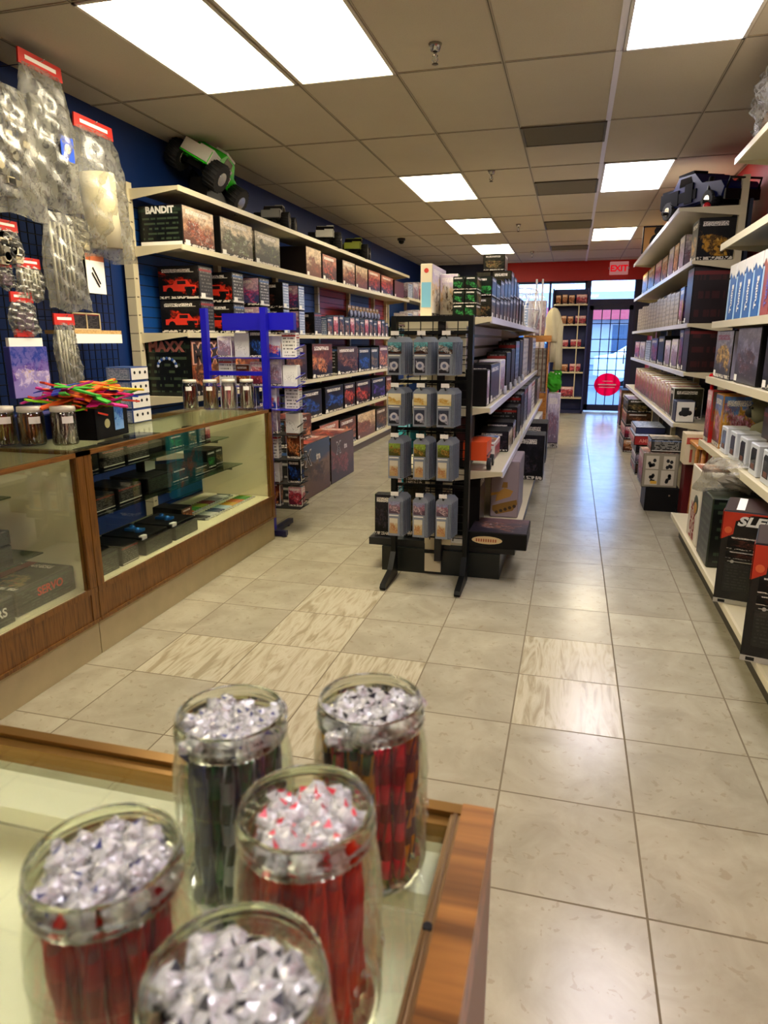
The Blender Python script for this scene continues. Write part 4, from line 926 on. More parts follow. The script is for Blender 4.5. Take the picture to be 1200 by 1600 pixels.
for i in range(34):
    nm, cc = GC[i % 8]
    ang = rg.uniform(-1.3, 1.5); tl = rg.uniform(-.3, .3)
    loc = (-2.24+rg.uniform(-.05, .08), 2.76+rg.uniform(-.12, .12), TOP+.15+.0028*i)
    rot = (tl, rg.uniform(-.2, .25), ang)
    if nm not in gp:
        mb = MB(); mb.prism([(-.014, -.17), (.014, -.17), (.02, .06), (.008, .17), (-.010, .16)], 'z', -.004, .004); mb.prism([(-.10, .01), (.10, .01), (.075, .05), (-.075, .05)], 'z', .0045, .0085)
        o = obj('toy_glider', mb, plain('foam '+nm, cc, .45), None, loc); o.rotation_euler = rot; tag(o, nm+' foam glider lying in the pile on top of the black bin', 'toy glider', nm+' gliders'); gp[nm] = o
    else: dup(gp[nm], loc, rot)
o = empty('foam_tray', 'shallow white tray under the pile of bright toy gliders', 'tray', (-2.42, 2.74, TOP))
mb = MB(); mb.cbox(-.06, .06, -.16, .16, 0, .12, .006); obj('tray_body', mb, plain('blue carton', '#24388c', .4), o)
# white boxes with dots behind the bin
for i in range(4):
    zz = TOP+.0005+.078*i
    package('servo_pack', 'white ended blue box with dark dots, %s from the bottom of the stack' % ordw(i), 'box', -2.66 if 0 else -2.52, -2.36, 3.32+.004*i, 3.5, zz, zz+.076, plain('blue card', '#1c3c78', .4), 'stacked white and blue boxes behind the bin', {'yn': A['specblue'], 'xp': WHITE}, True, None)
    q = bpy.data.objects[-1] if 0 else None
stk = [o for o in bpy.data.objects if o.name.startswith('servo_pack')]
for o in stk:
    mb = MB()
    for yy in (-.05, 0, .05): mb.prism([(yy+.009*math.cos(t*.8), .045+.009*math.sin(t*.8)) for t in range(8)], 'x', .0815, .083)
    obj('printed_dots', mb, DKGREY, o)

# ================================================================ BLUE CARD RACK
o = empty('card_rack', 'blue metal card rack standing at the far end of the glass showcase', 'rack', (0, 0, 0))
for x in (-2.52, -2.065):
    mb = MB(); mb.box(x-.022, x+.022, 4.44, 4.48, .03, 1.62); obj('post', mb, BLUEMET, o)
    mb = MB(); mb.box(x-.02, x+.02, 4.385, 4.80, .01, .045); mb.box(x-.02, x+.12, 4.42, 4.46, .01, .045); mb.cyl((x+.1, 4.44, .0), (x+.1, 4.44, .02), .02, 10); mb.cyl((x, 4.73, .0), (x, 4.73, .02), .02, 10); obj('foot', mb, plain('dark blue metal', '#16143c', .35), o)
mb = MB(); mb.box(-2.52, -2.065, 4.45, 4.47, 1.16, 1.19); obj('crossbar', mb, BLUEMET, o)
mb = MB(); mb.box(-2.40, -1.86, 4.49, 4.54, 1.47, 1.585); obj('header_panel', mb, BLUEMET, o)
for z in (.2, .38, .56, .74, .92, 1.08, 1.28):
    mb = MB()
    mb.tube([(-2.5, 4.5, z), (-2.5, 4.68, z+.03), (-1.86, 4.68, z+.03), (-1.86, 4.5, z)], .004, 6); mb.tube([(-2.5, 4.5, z+.06), (-2.5, 4.68, z+.09), (-1.86, 4.68, z+.09), (-1.86, 4.5, z+.06)], .004, 6)
    mb.box(-2.5, -1.86, 4.5, 4.68, z-.004, z)
    obj('wire_pocket', mb, BLUEMET if z > .9 else BLACKMET, o)
pc = 0
CARDM = [A['bluecard'], A['specwhite'], A['orange'], A['cherry'], A['light'], A['white4'], A['blue']]
for zi, z in enumerate((.2, .38, .56, .74, .92, 1.08, 1.28)):
    cols = 5 if z > 1 else 4
    for k in range(cols):
        x = -2.42+.5*k/(cols-1) if cols > 1 else -2.2
        mt = CARDM[(zi*3+k) % 7]; h = .15+.02*((k+zi) % 3)
        q = empty('gift_card_pack', '%s pack, %s from left, %s pocket row of blue rack' % (['white and blue', 'white printed', 'orange', 'red and white', 'pale', 'white dotted', 'blue'][(zi*3+k) % 7], ordw(k), ordw(zi)), 'card pack', (x, 4.57+.02*(k % 2), z+.002), 0, 'card packs in the blue rack')
        mb = MB(); mb.cbox(-.055, .055, -.03, .03, 0, h, .003, xp=1, yn=1, yp=0); obj('card_stack', mb, [TAG, mt], q)
        if k == cols-1:
            mb = MB(); mb.box(.055, .0565, -.028, .028, .02, h-.02); obj('side_card', mb, mt, q)

# ================================================================ CENTRAL GONDOLA
G = empty('gondola_shelving', 'black double sided gondola shelving in the middle of the shop', 'shelving', (0, 0, 0))
GY0, GY1 = 3.86, 9.3
for x in (-.975, -.543):
    mb = MB(); mb.box(x-.014, x+.014, 3.80, 3.86, 0, 1.53); obj('upright', mb, BLACKMET, G)
    mb = MB(); mb.prism([(3.80, .0), (3.56, .0), (3.545, .018), (3.56, .035), (3.72, .07), (3.80, .16)], 'x', x-.016, x+.016); obj('foot', mb, BLACKMET, G)
mb = MB(); mb.box(-.975, -.543, 3.81, 3.85, 1.50, 1.53); obj('top_rail', mb, BLACKMET, G)
mb = MB(); mb.box(-.735, -.695, GY0, GY1, .1, 1.5); obj('spine_panel', mb, plain('black spine panel', '#141418', .4), G)
mb = MB()
for k in range(16): mb.box(-.6949, -.694, GY0+.2, GY1, 1.16+.0*k, 1.20); 
for k in (1.2, 1.28, 1.36, 1.44): mb.box(-.694, -.6925, 3.96, 7.0, k, k+.06)
obj('pale_slats', mb, plain('pale lilac slat', '#dcd8ec', .4), G)
mb = MB(); mb.box(-1.075, -.345, 3.91, GY1, 0, .155); obj('base_box', mb, plain('black base box', '#0f1511', .4), G)
mb = MB(); mb.box(-1.165, -.70, 3.93, GY1, .155, .20); obj('base_deck', mb, plain('black deck', '#12161a', .4), G)
mb = MB(); mb.box(-.70, -.26, 3.93, GY1, .155, .20, m=1); mb.box(-.70, -.262, 3.93, GY1, .2, .204); mb.box(-.70, -.26, 3.925, 3.931, .19, .205); obj('base_deck', mb, [CREAM, plain('black deck', '#12161a', .4)], G)
mb = MB(); mb.box(-.80, -.70, 3.895, 3.915, .02, .2); mb.box(-.80, -.7, 3.885, 3.896, .14, .16, m=1); obj('cream_end_plate', mb, [CREAM, BLACKMET], G)
# slatted cream panel behind the hook grid
mb = MB(); mb.box(-.93, -.58, 3.885, 3.90, 1.2, 1.5); mb.box(-.80, -.64, 3.885, 3.90, .2, 1.2)
for k in range(18):
    z = .24+k*.07; mb.box(-.93 if z > 1.2 else -.80, -.58 if z > 1.2 else -.64, 3.882, 3.8855, z, z+.006, m=1)
obj('end_slat_panel', mb, [CREAM, BLACKMET], G)
GW = [WHITEMET, plain('bright shelf channel', '#dcdce8', .3)]
shelf_board(-.70, -.45, GY0+.09, GY1, 1.525, parent=G, mats=[CREAM, GW[1]])
shelf_board(-.70, -.44, GY0+.09, GY1, 1.02, parent=G, mats=[CREAM, GW[1]])
shelf_board(-.70, -.355, GY0+.09, GY1, .65, parent=G, mats=[CREAM, GW[1]])
for z in (1.525, 1.02, .65): shelf_board(-.73, -1.0, GY0+.09, GY1, z, parent=G, mats=[CREAM, CREAMD])
# hook grid at the end
mb = MB()
for x in (-.90, -.83, -.76, -.69, -.62): mb.box(x-.0025, x+.0025, 3.842, 3.847, .24, 1.5)
for k in range(26): z = .26+k*.048; mb.box(-.965, -.553, 3.838, 3.842, z-.002, z+.002)
obj('end_wire_grid', mb, BLACKMET, G)
PX = [-.915, -.772, -.640]; PZ = [1.405, 1.135, .865, .535]
for z in PZ:
    mb = MB(); mb.box(-.965, -.553, 3.825, 3.838, z+.028, z+.046); obj('hook_bar', mb, BLACKMET, G)
    for x in PX:
        mb = MB(); mb.tube([(x, 3.84, z+.012), (x, 3.60, z+.006), (x, 3.585, z+.02)], .003, 6); mb.tube([(x, 3.84, z+.04), (x, 3.6, z+.034)], .002, 6); mb.box(x-.022, x+.022, 3.592, 3.596, z+.02, z+.042, m=1)
        obj('peg_hook', mb, [BLACKMET, TAG], G)
pd = [('dice pack with teal header and round emblem', A['teal'], A['coin'], .098, .20), ('dice pack with cream header and round emblem', A['cream'], A['coin'], .098, .205), ('green headed pack with framed picture', A['greencard'], A['etch'], .090, .23), ('lilac headed pack with framed picture', A['lilac'], A['etch'], .090, .235)]
RN = ['top', 'second', 'third', 'bottom']; CN = ['left', 'middle', 'right']
for ri, (d, m1, m2, wd, ht) in enumerate(pd):
    for ci in range(3):
        p0 = None
        for k in range(5):
            loc = (PX[ci]+.004*k, 3.625+.028*k, PZ[ri]-ht+.012)
            lab = '%s, %s hook of the %s row' % (d, CN[ci], RN[ri])+(', frontmost' if k == 0 else ', further back')
            if p0 is None:
                o = empty('blister_pack', lab, 'pack', loc, 0, '%s hook %s row packs' % (CN[ci], RN[ri])); p0 = o
                mb = MB(); w2 = wd/2; mb.prism([(-w2, 0), (w2, 0), (w2, ht-.02), (w2-.02, ht), (-w2+.02, ht), (-w2, ht-.02)], 'y', .002, .0035); obj('backing_card', mb, plain('slate card', '#8a94a2', .4), o)
                mb = MB(); mb.box(-w2+.004, w2-.02, -.0006, .0016, ht*.56, ht*.86, yn=0); obj('header_picture', mb, m1, o)
                mb = MB(); mb.box(-w2+.006, w2-.03, -.0008, .0016, ht*.50, ht*.525); obj('title_strip', mb, TAG, o)
                mb = MB(); mb.box(-w2+.008, w2-.034, -.0006, .0016, ht*.06, ht*.44); obj('window_picture', mb, m2, o)
                if m2 is A['coin']:
                    mb = MB(); mb.prism([(-.012+.022*math.cos(t*.45), ht*.25+.022*math.sin(t*.45)) for t in range(14)], 'y', -.003, -.0009); mb.prism([(-.012+.011*math.cos(t*.6), ht*.25+.011*math.sin(t*.6)) for t in range(11)], 'y', -.004, -.003, m=1); obj('round_emblem', mb, [plain('printed silver disc', '#c4c4cc', .3), plain('printed steel blue', '#5c6484', .3)], o)
                mb = MB(); mb.cbox(-w2+.001, w2-.001, .0037, .019, .004, ht*.9, .005); mb.box(w2-.018, w2-.002, -.014, .003, .006, ht*.86); obj('blister', mb, BLISTER, o)
            else: dup(p0, loc, label=lab)
# stock behind the end grid
package('display_carton', 'teal carton behind the end grid of the gondola', 'box', -.92, -.81, 3.99, 4.2, .76, 1.0, plain('teal card', '#0f6a78', .4), None, {'yn': plain('teal card front', '#14707c', .4)}, True, None)
package('display_carton', 'dark brown carton low behind the end grid of the gondola', 'box', -.96, -.81, 3.99, 4.25, .206, .62, DKBROWN, None, {'yn': A['olive']}, True, None)
package('display_carton', 'dark maroon carton behind the right of the end grid', 'box', -.64, -.56, 3.99, 4.2, .66, .96, DKBROWN, None, {'yn': plain('maroon front', '#3c1416', .4)}, True, None)
mb = MB(); mb.cbox(-.05, .05, -.2, .2, 0, .62, .02); tag(obj('pool_toy_pack', mb, art('print cyan pool toy', '#5ad0d8', '#38b8c8', '#28a0b8', '#e8907c', '#e8f0f0', band=False), None, (-1.12, 4.7, .206)), 'cyan printed pool toy pack on the left side of the gondola', 'pack')
package('game_box', 'black game box with battle picture on the left side of the base deck', 'box', -1.14, -1.02, 3.98, 4.05, .206, .47, BLACK, None, {'yn': A['night'], 'xn': A['game']}, True, None)
row('game_box', 'box', [(4.9+.5*i, 5.3+.5*i, .3, ['brown game box', 'orange game box', 'dark game box'][i % 3], [A['warm'], A['orange'], A['night']][i % 3]) for i in range(7)], -.98, -.78, 1.027, 'games on the left of the gondola', 'hidden left gondola shelf', BLACK, face='xn', panels=False)
# top of the gondola
o = package('board_game', 'tall white edged board game standing on top of the gondola', 'board game', -.885, -.815, 4.08, 4.52, 1.527, 1.83, plain('white board', '#dcd2b8', .4), None, {'xp': A['gamewhite'], 'yn': plain('white game end', '#dcd0b0', .4)}, True, None)
mb = MB(); mb.box(-.028, .028, -.2222, -.2212, .06, .2, m=0); mb.prism([(.014*math.cos(k*.8), .265+.014*math.sin(k*.8)) for k in range(8)], 'y', -.2222, -.2212, m=1); obj('printed_end', mb, [plain('printed light blue', '#7ab8d0', .4), plain('printed red mark', '#c83c30', .4)], o)
package('board_game', 'colourful board game with orange picture, next to the white edged one', 'board game', -.81, -.70, 4.3, 4.36, 1.527, 1.79, WHITE, None, {'yn': A['gamewhite'], 'xp': A['game']}, True, None)
shelf_board(-.70, -.99, GY0+.09, GY1, 1.526, parent=G, mats=[CREAM, CREAMD])
for c_ in range(2):
    for lv in range(3):
        x0 = -.70+.072*c_
        package('miniatures_box', 'dark green %s miniatures box, %s column of the front stack, %s' % (['small', 'wide'][c_], ['left', 'right'][c_], ['bottom', 'middle', 'top'][lv]), 'box', x0, x0+.068+.0*c_, 4.12, 4.32, 1.527+.078*lv, 1.527+.078*lv+.076, BLACK, 'stacked dark miniatures boxes', {'yn': A['green'], 'xp': A['olive']}, True, None)
ys = [4.36, 4.62, 4.88, 5.14, 5.4, 5.66, 5.95, 6.25, 6.6, 6.95]
for i, y in enumerate(ys):
    hts = [(.13, .12), (.13, .1), (.15, .12), (.16, .14), (.17, .15), (.2, .2), (.22, .16), (.22, .14), (.25, .0), (.25, .0)][i]
    z = 1.527
    for lv, h in enumerate(hts):
        if h == 0: continue
        package('miniatures_box', '%s miniatures box, %s row back on the gondola top, %s layer' % (['maroon brown', 'dark green'][(i+lv) % 2], ordw(i), ['lower', 'upper'][lv]), 'box', -.66+.01*(i % 2), -.50, y, y+.235, z, z+h, DKBROWN if (i+lv) % 2 == 0 else BLACK, 'miniatures boxes filling the gondola top', {'yn': [A['olive'], A['green']][(i+lv) % 2], 'xp': [A['olive'], A['brown'], A['night']][(i+2*lv) % 3]}, True, 'xp' if lv == 0 else None)
        z += h+.001
package('miniatures_box', 'brown topped box crowning the tallest stack on the gondola', 'box', -.73, -.56, 5.7, 5.93, 1.93, 2.06, DKBROWN, None, {'yn': A['olive'], 'xp': A['brown']}, True, None)
package('miniatures_box', 'second tall dark box under the crowning brown box', 'box', -.78, -.665, 5.7, 5.93, 1.527, 1.928, DKBROWN, None, {'yn': A['olive'], 'xp': A['night']}, True, None)
# wire spinner with blue and white packs at the far end of the gondola
o = empty('wire_basket_rack', 'wire rack of blue white packs at the far end of the gondola top', 'rack', (-.56, 8.3, 1.527))
mb = MB()
for k in range(9):
    a = k*math.pi/4.5
    mb.tube([(.13*math.cos(a), .5*math.sin(a), 0), (.17*math.cos(a), .62*math.sin(a), .2), (.13*math.cos(a+.5), .5*math.sin(a+.5), .42)], .005, 5)
    mb.tube([(.13*math.cos(a+.9), .5*math.sin(a+.9), 0), (.17*math.cos(a+.4), .62*math.sin(a+.4), .2), (.13*math.cos(a), .5*math.sin(a), .42)], .005, 5)
for z, s in ((0.005, .13), (.2, .165), (.42, .13)): mb.tube([(s*math.cos(t*.4), s*3.7*math.sin(t*.4), z) for t in range(17)], .006, 5)
obj('wire_frame', mb, WHITEMET, o)
for k in range(6):
    package('blue_pack', 'blue white pack standing in the wire rack, %s from the near side' % ordw(k), 'pack', -.62, -.5, 7.95+.13*k, 8.02+.13*k, 1.535, 1.82, WHITE, 'packs in the wire rack', {'yn': A['specblue'], 'xp': A['light']}, False)
o = empty('display_pole', 'white pole rack standing behind the gondola', 'pole', (-.49, 9.85, 0))
for dx in (-.04, .04): mb = MB(); mb.box(dx-.012, dx+.012, -.012, .012, .0, 2.2); obj('pole', mb, WHITEMET, o)
mb = MB(); mb.box(-.12, .12, -.12, .12, 0, .02); obj('base', mb, WHITEMET, o)
# right face of the gondola, second shelf
Z2 = 1.022; Z3 = .652
pkg = [(-.66, -.47, 4.02, 4.14, Z2, .21, BLACK, {'yn': BLACK, 'xp': A['light']}, 'black ended box with pale blue picture side, nearest on the second shelf'),
       (-.60, -.47, 4.2, 4.72, Z2, .235, BLACK, {'xp': A['night'], 'yn': A['night']}, 'wide black paint set box on the second gondola shelf'),
       (-.62, -.47, 4.78, 5.1, Z2, .245, WHITE, {'xp': A['light'], 'yn': A['light']}, 'pink and white box between the black ones'),
       (-.62, -.47, 5.2, 5.55, Z2, .29, BLACK, {'xp': BLACK, 'yn': A['spec']}, 'first tall plain black case past the pink box'),
       (-.62, -.47, 5.62, 5.95, Z2, .31, BLACK, {'xp': BLACK, 'yn': A['spec']}, 'second tall plain black case past the pink box'),
       (-.62, -.47, 6.02, 6.42, Z2, .37, BLACK, {'xp': A['spec'], 'yn': A['spec']}, 'third tall black case past the pink box'),
       (-.62, -.47, 6.5, 6.86, Z2, .38, BLACK, {'xp': BLACK, 'yn': A['spec']}, 'fourth tall black case past the pink box'),
       (-.62, -.47, 6.95, 7.7, Z2, .4, plain('taupe card', '#5a5048', .5), {'xp': A['beige'], 'yn': A['spec']}, 'taupe boxes row on the second gondola shelf'),
       (-.62, -.47, 7.8, 8.5, Z2, .41, NAVY, {'xp': plain('deep navy card', '#10142c', .4), 'yn': A['spec']}, 'deep navy box near the far end of the second shelf'),
       (-.62, -.47, 8.55, 9.2, Z2, .41, WHITE, {'xp': A['specblue'], 'yn': A['spec']}, 'blue white box at the far end of the second shelf')]
for p in pkg: package('hobby_box', p[8], 'box', p[0], p[1], p[2], p[3], p[4], p[4]+p[5], p[6], 'boxes on the second gondola shelf', p[7], True, 'xp')
for k in range(5):
    o = empty('small_bottle', 'small silver white bottle before the black cases, %s along' % ordw(k), 'bottle', (-.455, 5.0+.45*k, Z2), 0, 'small bottles on the shelf edge')
    mb = MB(); mb.lathe([(0, 0), (.014, 0), (.014, .04), (.009, .048), (.009, .06), (0, .06)], 12); obj('bottle_body', mb, plain('silver white bottle', '#c8c8d0', .3), o)
# third shelf: orange pull-along toy and clutter, then black cases
o = empty('toy_wagon', 'orange toy wagon with dark wheels at the near end of the third shelf', 'toy', (-.50, 4.08, Z3))
mb = MB(); mb.prism([(-.13, .06), (.09, .06), (.11, .17), (-.13, .17)], 'x', -.09, .05); obj('orange_tub', mb, plain('orange plastic', '#e05020', .35), o)
for x in (-.1, .06):
    for y in (-.08, .07): mb = MB(); mb.cyl((x-.012, y, .035), (x+.012, y, .035), .035, 14); mb.cyl((x-.013, y, .035), (x+.013, y, .035), .012, 8, 1); obj('wheel', mb, [RUBBER, CHROME], o)
mb = MB(); mb.box(-.095, .055, -.12, .1, .085, .095); obj('trim_band', mb, plain('dark red plastic', '#6a1c14', .4), o)
o = package('puzzle_box', 'white and blue box with small print lying behind the toy wagon', 'box', -.6, -.44, 4.3, 4.62, Z3, Z3+.12, WHITE, None, {'xp': A['cherry'], 'zp': A['anime'], 'yn': A['specwhite']}, True, None)
package('model_kit', 'red and black model kit with starburst leaning at the back of the third shelf', 'box', -.67, -.62, 4.15, 4.6, Z3, Z3+.3, BLACK, None, {'xp': art('print red starburst', '#1a1a2c', '#3a1418', '#18101c', '#c83020', '#e06a50', band=False), 'yn': BLACK}, True, None)
row('hobby_box', 'box', [(4.7, 5.0, .14, 'low box with yellow parts', A['box4'], A['night']), (5.06, 5.3, .16, 'box with mixed colours', A['anime'], A['night']), (5.4, 5.75, .24, 'black case', BLACK, A['spec']), (5.8, 6.15, .31, 'tall black case', BLACK, A['spec']), (6.2, 6.6, .33, 'tall black case with tag', A['spec'], A['spec']), (6.7, 7.3, .33, 'white box', A['light'], WHITE), (7.35, 7.9, .33, 'cream spined box', A['specwhite'], WHITE), (7.95, 8.5, .32, 'black spined box', BLACK, WHITE), (8.55, 9.2, .3, 'lilac box', A['light'], WHITE)],
    -.6, -.39, Z3, 'boxes on the third gondola shelf', 'the third gondola shelf after the wagon', BLACK)
for i in range(3):
    o = empty('price_flag', 'small white price flag clipped to the third shelf edge, %s' % ordw(i), 'price tag', (-.345, 5.2+.28*i, Z3-.03), 0, 'white price flags')
    mb = MB(); mb.prism([(-.03, 0), (.03, 0), (.03, .1), (0, .13), (-.03, .1)], 'x', -.001, .001); obj('flag_card', mb, TAG, o)
# base deck
package('model_kit', 'large black kit box standing on the base deck beside the upright', 'box', -.69, -.5, 4.1, 4.35, .206, .6, BLACK, None, {'yn': BLACK, 'xp': A['night']}, True, None)
package('tank_kit_box', 'pale model kit box with brown tank picture standing on the base deck', 'box', -.49, -.30, 4.62, 5.1, .206, .60, plain('dusty lilac card', '#8c7c80', .5), None, {'yn': plain('dusty lilac front', '#9a8a8c', .5), 'xp': plain('grey lilac side', '#7c7480', .5)}, True, None)
tk = empty('printed_tank', 'brown tank printed on the pale kit box', 'picture', (0, 0, 0)) if 0 else None
tb = [o for o in bpy.data.objects if o.name == 'tank_kit_box'][0]
mb = MB(); q = -.2414
for pp, mi in (([(-.08, .05), (-.05, .02), (.06, .05), (.09, .1), (.085, .13), (-.02, .10), (-.08, .08)], 0), ([(-.06, .11), (.04, .15), (.06, .19), (.0, .21), (-.05, .17)], 1), ([(-.02, .21), (.02, .21), (.02, .25), (-.01, .25)], 0), ([(-.09, .15), (-.04, .165), (-.04, .18), (-.09, .17)], 1)):
    mb.prism(pp, 'y', q-.0006, q, mi)
for k in range(5): mb.prism([(-.05+.03*k+.012*math.cos(t), .035+.012*k+.012*math.sin(t)) for t in [j*.9 for j in range(7)]], 'y', q-.0012, q-.0006, m=2)
obj('printed_tank', mb, [plain('printed ochre', '#8a6424', .5), plain('printed light ochre', '#b8883c', .5), plain('printed dark olive', '#3c2c14', .5)], tb)
o = package('wargame_box', 'flat black game box with oval cream logo on the near corner of the deck', 'board game', -.53, -.19, 3.86, 4.2, .206, .305, BLACK, None, {'yn': BLACK, 'zp': art('print space battle', '#6a4a4c', '#4a4050', '#26222c', '#8a5a44', '#c8c0c8', band=False)}, True, None)
mb = MB(); pl = [(-.06+.09*math.cos(t*.35), .05+.024*math.sin(t*.35)) for t in range(18)]; mb.prism(pl, 'y', -.1730, -.1716)
for k in range(9): mb.box(-.125+.014*k, -.117+.014*k, -.1738, -.173, .04, .058, m=1)
obj('oval_logo', mb, [plain('printed cream', '#d8c08c', .4), plain('printed rust', '#a04a24', .4)], o)
package('dark_kit', 'black box overhanging the base deck, nearer of two', 'box', -.5, -.19, 6.0, 6.3, .206, .60, BLACK, None, {'yn': A['night'], 'xp': BLACK}, True, None)
package('dark_kit', 'black box overhanging the base deck, farther of two', 'box', -.5, -.2, 6.9, 7.3, .206, .6, BLACK, None, {'yn': A['night'], 'xp': BLACK}, True, None)
row('hobby_box', 'box', [(7.4, 7.8, .3, 'pale box', A['light'], WHITE), (7.9, 8.4, .33, 'cream box', A['specwhite'], WHITE), (8.5, 9.1, .3, 'lilac box', A['light'], WHITE)], -.6, -.33, .206, 'pale boxes at the far end of the deck', 'the far base deck', WHITE)
# far end of the gondola: wooden crate shelf, coat, plush
o = empty('end_bookcase', 'orange brown wooden end case beyond the gondola', 'bookcase', (-.44, 9.5, 0))
mb = MB(); mb.box(-.18, -.16, -.15, .15, 0, 1.42); mb.box(.12, .14, -.15, .15, 0, 1.42); obj('side_panel', mb, WOODOR, o)
mb = MB(); mb.box(-.19, .16, -.16, .16, 1.38, 1.46); obj('top_board', mb, WOODOR, o); mb = MB(); mb.box(-.16, .12, -.12, .12, .02, .72); obj('lower_panel', mb, WOODOR, o)
for k in range(5): package('paperback', 'brown paperback standing in the wooden end case, %s from the left' % ordw(k), 'book', -.6+.055*k, -.55+.055*k, 9.42, 9.58, .73, 1.3, plain('brown book', '#8a5a3c', .5), 'books in the wooden end case', {'yn': A['beige']}, False)
o = empty('hanging_jacket', 'cream jacket hanging from the wooden end case', 'jacket', (-.27, 9.45, 1.78))
mb = MB(); r_ = random.Random(5)
pass
def drape(mb, prof, cx, cy, folds, n=28):
    base = len(mb.v)
    for (r, z, a) in prof:
        for i in range(n):
            t = 2*math.pi*i/n; q = r*(1+a*math.sin(folds*t+z*9)); mb.P((cx+q*math.cos(t), cy+.7*q*math.sin(t), z))
    for j in range(len(prof)-1):
        for i in range(n):
            a_ = base+j*n+i; b_ = base+j*n+(i+1) % n; mb.f.append([a_, b_, b_+n, a_+n]); mb.m.append(0); mb.sm.append(True); mb.uv.append([(0, 0), (1, 0), (1, 1), (0, 1)])
drape(mb, [(.01, .03, 0), (.04, .02, .1), (.07, -.03, .12), (.095, -.1, .16), (.09, -.22, .2), (.10, -.36, .24), (.10, -.40, .24), (.02, -.40, 0)], 0, 0, 6)
drape(mb, [(.02, -.12, 0), (.045, -.2, .2), (.04, -.42, .25), (.045, -.62, .25), (.05, -.76, .25), (.01, -.76, 0)], .085, -.02, 5)
drape(mb, [(.02, -.2, 0), (.04, -.3, .2), (.045, -.5, .25), (.05, -.66, .25), (.01, -.66, 0)], .02, -.03, 5)
obj('jacket_cloth', mb, plain('cream fleece', '#cfc49c', .9, var=.15, bump=.5), o)
mb = MB(); mb.tube([(0, 0, .0), (0, 0, .05), (.02, 0, .08)], .005); obj('hanger_hook', mb, CHROME, o)
o = empty('plush_toy', 'bright green fuzzy plush toy low beside the jacket', 'plush toy', (-.22, 9.44, .73)); o.scale = (.85, .85, .9)
mb = MB(); mb.ball((0, 0, .13), .12, n=16, k=10, jit=.35); mb.ball((.05, 0, .25), .07, n=12, k=8, jit=.4); mb.ball((-.05, 0, .24), .05, n=12, k=8, jit=.4); obj('plush_body', mb, plain('green plush', '#3ca81c', .9), o)
mb = MB(); mb.ball((.03, -.06, .27), .012, n=8, k=5); mb.ball((.075, -.055, .27), .012, n=8, k=5); obj('eyes', mb, TAG, o)
o = obj('toy_pedestal', MB(), WHITE); bpy.data.objects.remove(o)
mb = MB(); mb.cbox(-.08, .08, -.11, .11, 0, .72, .006, xp=1, yn=1); tag(obj('storage_tub', mb, [WHITE, A['light']], None, (-.20, 9.44, 0)), 'pale lilac carton on the floor under the green plush toy', 'box')

# ================================================================ BACK BOOKCASE
o = empty('bookcase', 'navy backed bookcase with white shelves in front of the window', 'bookcase', (0, 0, 0))
mb = MB(); mb.box(-.44, .24, 14.28, 14.32, 0, 2.36); obj('back_panel', mb, plain('deep navy panel', '#1a2660', .5), o)
for x in (-.44, .215): mb = MB(); mb.box(x, x+.025, 14.0, 14.28, 0, 2.36); obj('side_panel', mb, plain('deep navy panel', '#1a2660', .5), o)
for z in (2.07, 1.70, 1.27, .80, .31): mb = MB(); mb.box(-.415, .215, 13.98, 14.28, z-.022, z); obj('shelf', mb, CREAMD, o)
mb = MB(); mb.box(-.44, .24, 14.0, 14.28, 0, .06); obj('base', mb, NAVY, o)
mb = MB(); mb.box(.05, .068, 13.97, 13.985, .31, 2.07); obj('front_rail', mb, CREAM, o)
bi = 0
for si, z in enumerate((2.07, 1.70, 1.27, .80, .31)):
    xs = [(-.38, -.28), (-.26, -.16), (-.14, -.03), (.0, .2)] if si < 2 else ([(-.24, -.1), (-.06, .14)] if si == 2 else [(-.2, -.08), (-.05, .16)])
    if si == 4: xs = [(-.4, -.22), (-.19, .06)]
    for k, (x0, x1) in enumerate(xs):
        red = (k == len(xs)-1) or si in (2, 4)
        package('gift_box', '%s box, %s from the left on the %s bookcase shelf' % ('red' if red else 'brown', ordw(k), ['top', 'second', 'third', 'fourth', 'bottom'][si]), 'box', x0, x1, 14.02, 14.2, z, z+[.17, .15, .14, .15, .2][si]+.01*(k % 2), DKBROWN, 'boxes on the back bookcase', {'yn': A['cherry'] if red else A['warm']}, False)
# wrapped stack beside the window
for k in range(3):
    package('white_carton', 'pale carton stacked beside the far window, %s from the bottom' % ordw(k), 'box', -.95, -.55, 13.9, 14.3, .001+.72*k, .70+.72*k, WHITE, 'pale cartons by the far window', {'yn': A['light']}, False)

# ================================================================ RIGHT SHELVING, NEAR RUN
RN_ = empty('wall_shelving', 'near run of cream metal shelving along the right wall', 'shelving', (0, 0, 0))
RY0, RY1 = 1.6, 5.17
mb = MB(); mb.box(1.325, 1.36, RY0, 5.95, .1, 2.7)
for k in range(34): mb.box(1.3245, 1.3255, RY0, 5.95, .14+k*.075, .147+k*.075, m=1)
obj('teal_back_panel', mb, [TEALSLAT, plain('slat groove', '#0a1626', .8)], RN_)
for y in (1.62, 2.85, 4.05, 5.13): mb = MB(); mb.box(1.29, 1.335, y-.02, y+.02, 0, 2.72); obj('upright', mb, CREAM, RN_)
shelf_board(1.30, .90, RY0, 5.02, 2.485, parent=RN_)
for z in (2.005, 1.515, 1.155, .722): shelf_board(1.30, .90, RY0, RY1, z, th=.04, parent=RN_)
shelf_board(1.30, .768, RY0, RY1, .18, th=.03, parent=RN_)
mb = MB(); mb.box(.83, 1.30, RY0, RY1, 0, .150); obj('kick_plate', mb, plain('dark kick plate', '#3c3626', .5), RN_)
mb = MB(); mb.box(1.31, 1.322, 5.3, 5.9, 1.95, 2.62)
